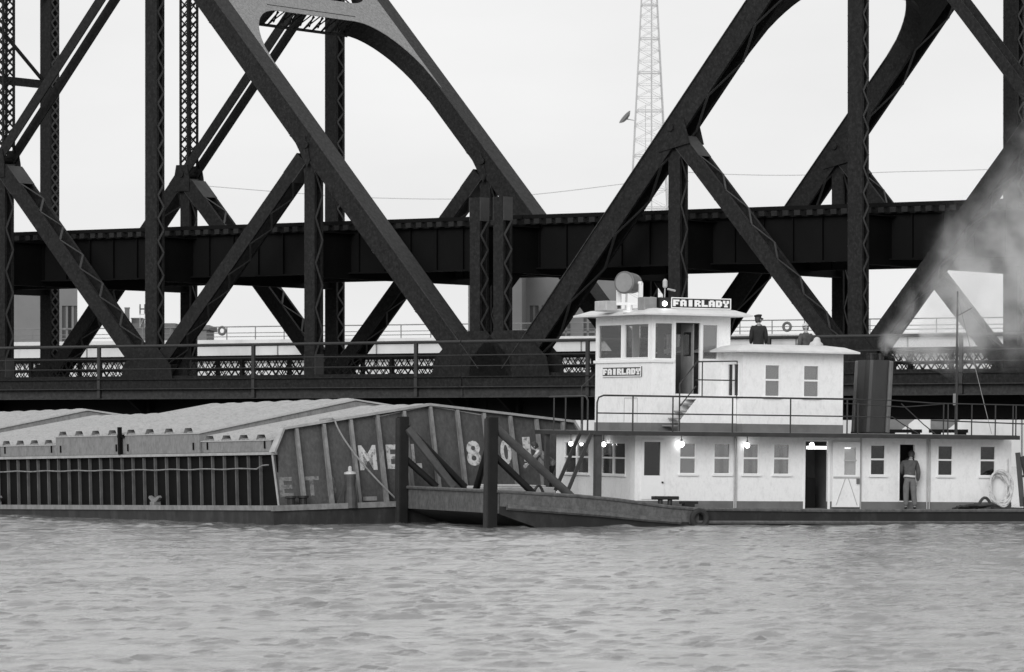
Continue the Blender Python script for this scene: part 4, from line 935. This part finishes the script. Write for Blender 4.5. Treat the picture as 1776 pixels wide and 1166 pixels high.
# ------------------------------------------------------------ people
def skin(name, chains, m, parent, sub=2):
    """chains: list of (key, parent_key or None, [(pos, radius)...]); one continuous skinned surface"""
    vs = []; es = []; rad = []; last = {}
    for key, par, pts in chains:
        prev = last.get(par)
        for i, (p, r) in enumerate(pts):
            vs.append(p); rad.append(r if isinstance(r, tuple) else (r, r)); k = len(vs)-1
            if prev is not None: es.append((prev, k))
            prev = k; last[f'{key}{i}'] = k
        last[key] = prev
    me = bpy.data.meshes.new(name); me.from_pydata(vs, es, []); ob = bpy.data.objects.new(name, me); COL.objects.link(ob)
    sk = ob.modifiers.new('skin', 'SKIN'); sk.branch_smoothing = .4
    dat = me.skin_vertices[0].data
    for i, r in enumerate(rad): dat[i].radius = r
    dat[0].use_root = True
    sb = ob.modifiers.new('sub', 'SUBSURF'); sb.levels = sub; sb.render_levels = sub
    bpy.context.view_layer.update()
    nm = bpy.data.meshes.new_from_object(ob.evaluated_get(bpy.context.evaluated_depsgraph_get()))
    bpy.data.objects.remove(ob)
    for p in nm.polygons: p.use_smooth = True
    nm.materials.clear(); nm.materials.append(M[m]); nm.name = name
    ob = bpy.data.objects.new(name, nm); COL.objects.link(ob); ob.parent = parent
    return ob
def person(label, mw, J, top, legs, hat=None, hatm='navy', hem=None, sleeve=None, hairm='hair', vest=None):
    """J: joints in metres, x right, y forward, z up, feet on z=0"""
    rt = thing('person', label, 'person', mw)
    V = lambda k: Vector(J[k]); lp = lambda a, b, t_: tuple(V(a).lerp(V(b), t_))
    def hand(s):
        w_, e_ = V('wr'+s), V('el'+s); d = (w_-e_).normalized(); sx = -1 if s == 'l' else 1
        n = Vector(J.get('pn'+s, (0, 1, 0))); a = d.cross(n).normalized()
        out_ = [('palm'+s, 'arm'+s, [(tuple(w_+d*.05), (.035, .02)), (tuple(w_+d*.09), (.04, .018))])]
        for i, L_ in enumerate((.07, .08, .075, .055)):
            b = w_+d*.095+a*(.03-.02*i)*sx; out_.append((f'f{s}{i}', 'palm'+s, [(tuple(b), .009), (tuple(b+d*L_*.5+n*.008), .009), (tuple(b+d*L_+n*.035), .007)]))
        b = w_+d*.04+a*.035*sx; out_.append((f't{s}', f'palm{s}0', [(tuple(b), .011), (tuple(b+d*.04+a*.02*sx), .009)]))
        return out_
    hd = V('head'); nk = V('neck'); up = (hd-nk).normalized(); fw = Vector(J['face']).normalized(); fw = (fw-up*fw.dot(up)).normalized()
    ch = [('pel', None, [(J['pel'], (.13, .10)), (lp('pel', 'chest', .5), (.125, .095)), (J['chest'], (.16, .11)), (J['neck'], (.075, .07))]),
          ('headc', 'pel', [(tuple(nk.lerp(hd, .4)), (.055, .055)), (tuple(hd-up*.06+fw*.02), (.072, .085)), (tuple(hd+fw*.005), (.088, .105)), (tuple(hd+up*.07-fw*.005), (.08, .095)), (tuple(hd+up*.115-fw*.01), (.04, .05))])]
    ch.append(('nose', 'headc2', [(tuple(hd+fw*.105-up*.015), .016), (tuple(hd+fw*.118-up*.03), .013)]))
    for s in 'lr':
        ch.append(('arm'+s, 'pel2', [(J['sh'+s], .06), (lp('sh'+s, 'el'+s, .5), .048), (J['el'+s], .04), (lp('el'+s, 'wr'+s, .5), .036), (J['wr'+s], .026)])); ch += hand(s)
        ch.append(('leg'+s, 'pel0', [(J['hip'+s], .088), (lp('hip'+s, 'kn'+s, .5), .078), (J['kn'+s], .055), (lp('kn'+s, 'an'+s, .4), .052), (J['an'+s], .035)]))
        a = V('an'+s); f = Vector(J.get('toe'+s, (0, 1, 0))); ch.append(('ft'+s, 'leg'+s, [(tuple(a-Vector((0,0,.05))+f*.06), .035), (tuple(a-Vector((0,0,.06))+f*.15), (.04, .022))]))
    body = skin('body', ch, 'skin', rt)
    # face details
    rgt = fw.cross(up); m = MB()
    for k in (-1, 1): m.lathe([(.002, -.006), (.009, 0), (.002, .006)], hd+fw*.088+rgt*k*.032+up*.012, fw, 8)
    m.build('eyes', 'black', body); m = MB()
    for k in (-1, 1): m.lathe([(.006, -.012), (.024, -.004), (.03, .004), (.01, .012)], hd+rgt*k*.082-fw*.005-up*.005, rgt, 10)
    m.build('ears', 'skin', body); m = MB(); m.bar(hd+fw*.088-up*.058-rgt*.025, hd+fw*.088-up*.058+rgt*.025, .01, .008); m.build('mouth', 'plaid', body)
    # clothes
    q = .022
    jc = [('pel', None, [(lp('pel', 'chest', J.get('hem', -.28)), (.19, .145)), (lp('pel', 'chest', .1), (.185, .14)), (lp('pel', 'chest', .55), (.185, .14)), (J['chest'], (.21, .145)), (lp('chest', 'neck', .75), (.14, .11)), (lp('chest', 'neck', 1.12), (.085, .085))])]
    for s in 'lr': jc.append(('arm'+s, 'pel3', [(J['sh'+s], .09), (lp('sh'+s, 'el'+s, .5), .08), (J['el'+s], .07), (lp('el'+s, 'wr'+s, .55), .06), (lp('el'+s, 'wr'+s, .95), .048)]))
    skin('jacket', jc, top, rt)
    tc_ = [('pel', None, [(lp('pel', 'chest', .12), (.145, .11)), (J['pel'], (.15, .115))])]
    for s in 'lr': tc_.append(('leg'+s, 'pel1', [(J['hip'+s], .115), (lp('hip'+s, 'kn'+s, .5), .108), (J['kn'+s], .09), (lp('kn'+s, 'an'+s, .5), .085), (lp('kn'+s, 'an'+s, .98), .078)]))
    skin('trousers', tc_, legs, rt)
    for s in 'lr':
        a = V('an'+s); f = Vector(J.get('toe'+s, (0, 1, 0))).normalized()
        skin('shoe', [('a', None, [(tuple(a-f*.04-Vector((0,0,.03))), (.045, .04)), (tuple(a+f*.06-Vector((0,0,.045))), (.045, .035)), (tuple(a+f*.17-Vector((0,0,.055))), (.04, .025))])], 'black', rt, 1)
    m = MB(); m.lathe([(.07, -.09), (.092, -.03), (.1, .03), (.085, .09), (.045, .122), (.005, .13)], hd-fw*.025+up*.006, up, 18); m.build('hair', hairm, rt, smooth=True)
    if hat == 'peak':
        ax = (up-fw*.15).normalized(); m = MB(); m.lathe([(.095, .045), (.097, .085), (.125, .125), (.12, .15), (.06, .165), (.005, .168)], hd-fw*.005, ax, 20)
        m.prism([hd+up*.05+fw*.07+rgt*.085, hd+up*.035+fw*.15+rgt*.06, hd+up*.03+fw*.165, hd+up*.035+fw*.15-rgt*.06, hd+up*.05+fw*.07-rgt*.085], up*.012); m.build('peaked_cap', hatm, rt, smooth=False)
    if hat == 'ball':
        m = MB(); m.lathe([(.096, .035), (.098, .06), (.088, .1), (.05, .132), (.005, .14)], hd-fw*.008, up, 18)
        m.prism([hd+up*.045+fw*.07+rgt*.08, hd+up*.03+fw*.17+rgt*.05, hd+up*.03+fw*.17-rgt*.05, hd+up*.045+fw*.07-rgt*.08], up*.01); m.build('cap', hatm, rt, smooth=False)
    if hem:
        p = Vector(lp('pel', 'chest', -.02)); d = (V('chest')-V('pel')).normalized(); m = MB(); n_ = 24; x = Vector((1,0,0)); y = d.cross(x)
        m.add([p+d*h_+x*.178*math.cos(6.2832*k/n_)+y*.14*math.sin(6.2832*k/n_)+d*.02*math.sin(2*6.2832*k/n_+1) for h_ in (-.03, .03) for k in range(n_)], [(k, (k+1) % n_, n_+(k+1) % n_, n_+k) for k in range(n_)]); m.build('shirt_hem', hem, rt, smooth=True)
    if sleeve:
        s, mm_ = sleeve; skin('sleeve', [('a', None, [(lp('neck', 'sh'+s, .5), .075), (J['sh'+s], .092), (lp('sh'+s, 'el'+s, .5), .08), (lp('sh'+s, 'el'+s, .95), .068)])], mm_, rt, 1)
    return rt
STAND = dict(pel=(0,0,.95), chest=(0,.01,1.28), neck=(0,.0,1.46), head=(0,.03,1.615), face=(0,1,0), shl=(-.19,0,1.39), shr=(.19,0,1.39), ell=(-.26,-.02,1.12), elr=(.26,-.02,1.12), wrl=(-.25,.06,.88), wrr=(.25,.06,.88),
             hipl=(-.09,0,.88), hipr=(.09,0,.88), knl=(-.11,.02,.5), knr=(.11,.02,.5), anl=(-.11,0,.09), anr=(.11,0,.09), pnl=(1,0,0), pnr=(-1,0,0))
def at_tug(x, y, z, yaw): return TUG.m @ Matrix.Translation((x, y, z)) @ Matrix.Rotation(R(yaw), 4, 'Z')
hd1 = TUG.at(1316, 536, 1, 5.3)
J = dict(STAND); J['face'] = (.8, .6, 0); J.update(ell=(-.22,-.02,1.1), elr=(.23,-.02,1.1), wrl=(-.22,.1,.88), wrr=(.23,.12,.88), hem=-.6)
person('man in dark coat and peaked cap standing behind the upper cabin roof', at_tug(hd1.x, 5.3, 4.50, -24), J, 'navy', 'navy', 'peak')
hd2 = TUG.at(1398, 566, 1, 5.3)
J = dict(STAND); J['face'] = (-.8, -.4, 0)
person('person in grey jacket and light cap seen over the upper cabin roof', at_tug(hd2.x, 5.3, 4.30, 10), J, 'jacket', 'navy', 'ball', 'shirtw')
J = dict(STAND); J.update(pel=(0,-.02,.95), chest=(.02,.12,1.28), neck=(.05,.2,1.46), head=(.07,.28,1.59), face=(.2,.9,-.35), shl=(-.17,.15,1.39), shr=(.21,.15,1.39), ell=(-.22,.3,1.08), elr=(.27,.14,1.06), wrl=(-.12,.5,1.02), wrr=(.25,.2,.82), hipl=(-.09,-.02,.88), hipr=(.09,-.02,.88), knl=(-.1,.0,.48), knr=(.12,.0,.48), anl=(-.1,.02,.09), anr=(.16,.0,.09))
c3 = TUG.at(1576, 882, 1, -.28)
person('man in a dark jacket and pale trousers leaning into a doorway of the deckhouse', at_tug(c3.x, -.32, .50, -24), J, 'jacket', 'trouser', hem='shirtw')
J = dict(STAND); J.update(pel=(0,-.1,.86), chest=(0,.2,1.12), neck=(0,.33,1.24), head=(0,.42,1.36), face=(0,.8,-.6), shl=(-.19,.26,1.2), shr=(.19,.26,1.2), ell=(-.26,.42,1.0), elr=(.24,.44,.98), wrl=(-.16,.6,.86), wrr=(.16,.6,.84), hipl=(-.09,-.1,.8), hipr=(.09,-.1,.8), knl=(-.12,.06,.45), knr=(.12,.04,.45), anl=(-.13,-.06,.09), anr=(.13,-.06,.09))
c4 = TUG.at(951, 858, 1, 2.9)
person('deckhand in a plaid shirt bending forward on the foredeck beside the deckhouse', at_tug(c4.x, 2.9, .86, 60), J, 'plaid', 'navy', sleeve=('l', 'shirtw'))

# ------------------------------------------------------------ exhaust smoke
def smoke():
    p0 = TUG.m @ Vector((8.83, 2, 4.85)); A = []
    ends = [(1510, 622, 123.7, .5), (1540, 590, 124, 1.0), (1580, 555, 124.6, 1.7), (1640, 510, 125.5, 2.7), (1720, 480, 127, 3.9), (1820, 460, 129, 5.2), (1950, 430, 132, 6.6)]
    m = MB(); m.tube([px3(a, b, d) for a, b, d, r in ends], [r for *_, r in ends], 18)
    o = m.build('exhaust_smoke', 'white', None, p0, smooth=True); o.location = p0
    D = (px3(1790, 478, 128.5)-p0).normalized()
    mt = bpy.data.materials.new('exhaust_smoke'); mt.use_nodes = True; n = mt.node_tree.nodes; l = mt.node_tree.links; n.remove(n['Principled BSDF'])
    v = n.new('ShaderNodeVolumePrincipled'); v.inputs['Color'].default_value = g(.97); v.inputs['Anisotropy'].default_value = .2
    tc = n.new('ShaderNodeTexCoord')
    def mth(op, a, b=None):
        x = n.new('ShaderNodeMath'); x.operation = op
        for i, q in enumerate((a, b)):
            if q is None: continue
            if isinstance(q, (int, float)): x.inputs[i].default_value = q
            else: l.new(q, x.inputs[i])
        return x.outputs[0]
    def vm(op, a, b):
        x = n.new('ShaderNodeVectorMath'); x.operation = op; l.new(a, x.inputs[0])
        if op == 'SCALE': l.new(b, x.inputs['Scale'])
        elif isinstance(b, Vector): x.inputs[1].default_value = b
        else: l.new(b, x.inputs[1])
        return x
    P_ = tc.outputs['Object']
    nd = n.new('ShaderNodeTexNoise'); nd.inputs['Scale'].default_value = .55; nd.inputs['Detail'].default_value = 3; l.new(P_, nd.inputs[0])
    t_ = vm('DOT_PRODUCT', P_, D).outputs['Value']
    dn = n.new('ShaderNodeVectorMath'); dn.operation = 'SCALE'; dn.inputs[0].default_value = D; l.new(t_, dn.inputs['Scale'])
    rad = n.new('ShaderNodeVectorMath'); rad.operation = 'DISTANCE'; l.new(P_, rad.inputs[0]); l.new(dn.outputs[0], rad.inputs[1])
    RR = mth('ADD', mth('MULTIPLY', t_, .48), .42)
    q = mth('DIVIDE', rad.outputs['Value'], RR)
    q = mth('ADD', q, mth('MULTIPLY', mth('MULTIPLY', mth('SUBTRACT', nd.outputs[0], .5), 1.5), mth('MINIMUM', mth('MULTIPLY', mth('MAXIMUM', t_, 0.), .6), 1.)))
    e = n.new('ShaderNodeMapRange'); e.interpolation_type = 'SMOOTHSTEP'; e.inputs[1].default_value = 1.0; e.inputs[2].default_value = .35; e.inputs[3].default_value = 0; e.inputs[4].default_value = 1; l.new(q, e.inputs[0])
    nz = n.new('ShaderNodeTexNoise'); nz.inputs['Scale'].default_value = 1.1; nz.inputs['Detail'].default_value = 5; nz.inputs['Distortion'].default_value = .5; l.new(P_, nz.inputs[0])
    r = n.new('ShaderNodeMapRange'); r.inputs[1].default_value = .40; r.inputs[2].default_value = .64; r.inputs[3].default_value = .03; r.inputs[4].default_value = 1.; l.new(nz.outputs[0], r.inputs[0])
    dens = mth('DIVIDE', 1.9, mth('ADD', mth('MAXIMUM', t_, 0.), .35))
    dens = mth('ADD', dens, .09)
    dens = mth('MULTIPLY', dens, mth('MINIMUM', mth('MULTIPLY', mth('MAXIMUM', t_, 0.), 5.), 1.))
    l.new(mth('MULTIPLY', mth('MULTIPLY', e.outputs[0], r.outputs[0]), dens), v.inputs['Density'])
    l.new(v.outputs[0], n['Material Output'].inputs['Volume']); o.data.materials.clear(); o.data.materials.append(mt)
    tag(o, 'pale exhaust smoke drifting right from the funnel across the bridge', 'smoke', kind='stuff')
smoke()
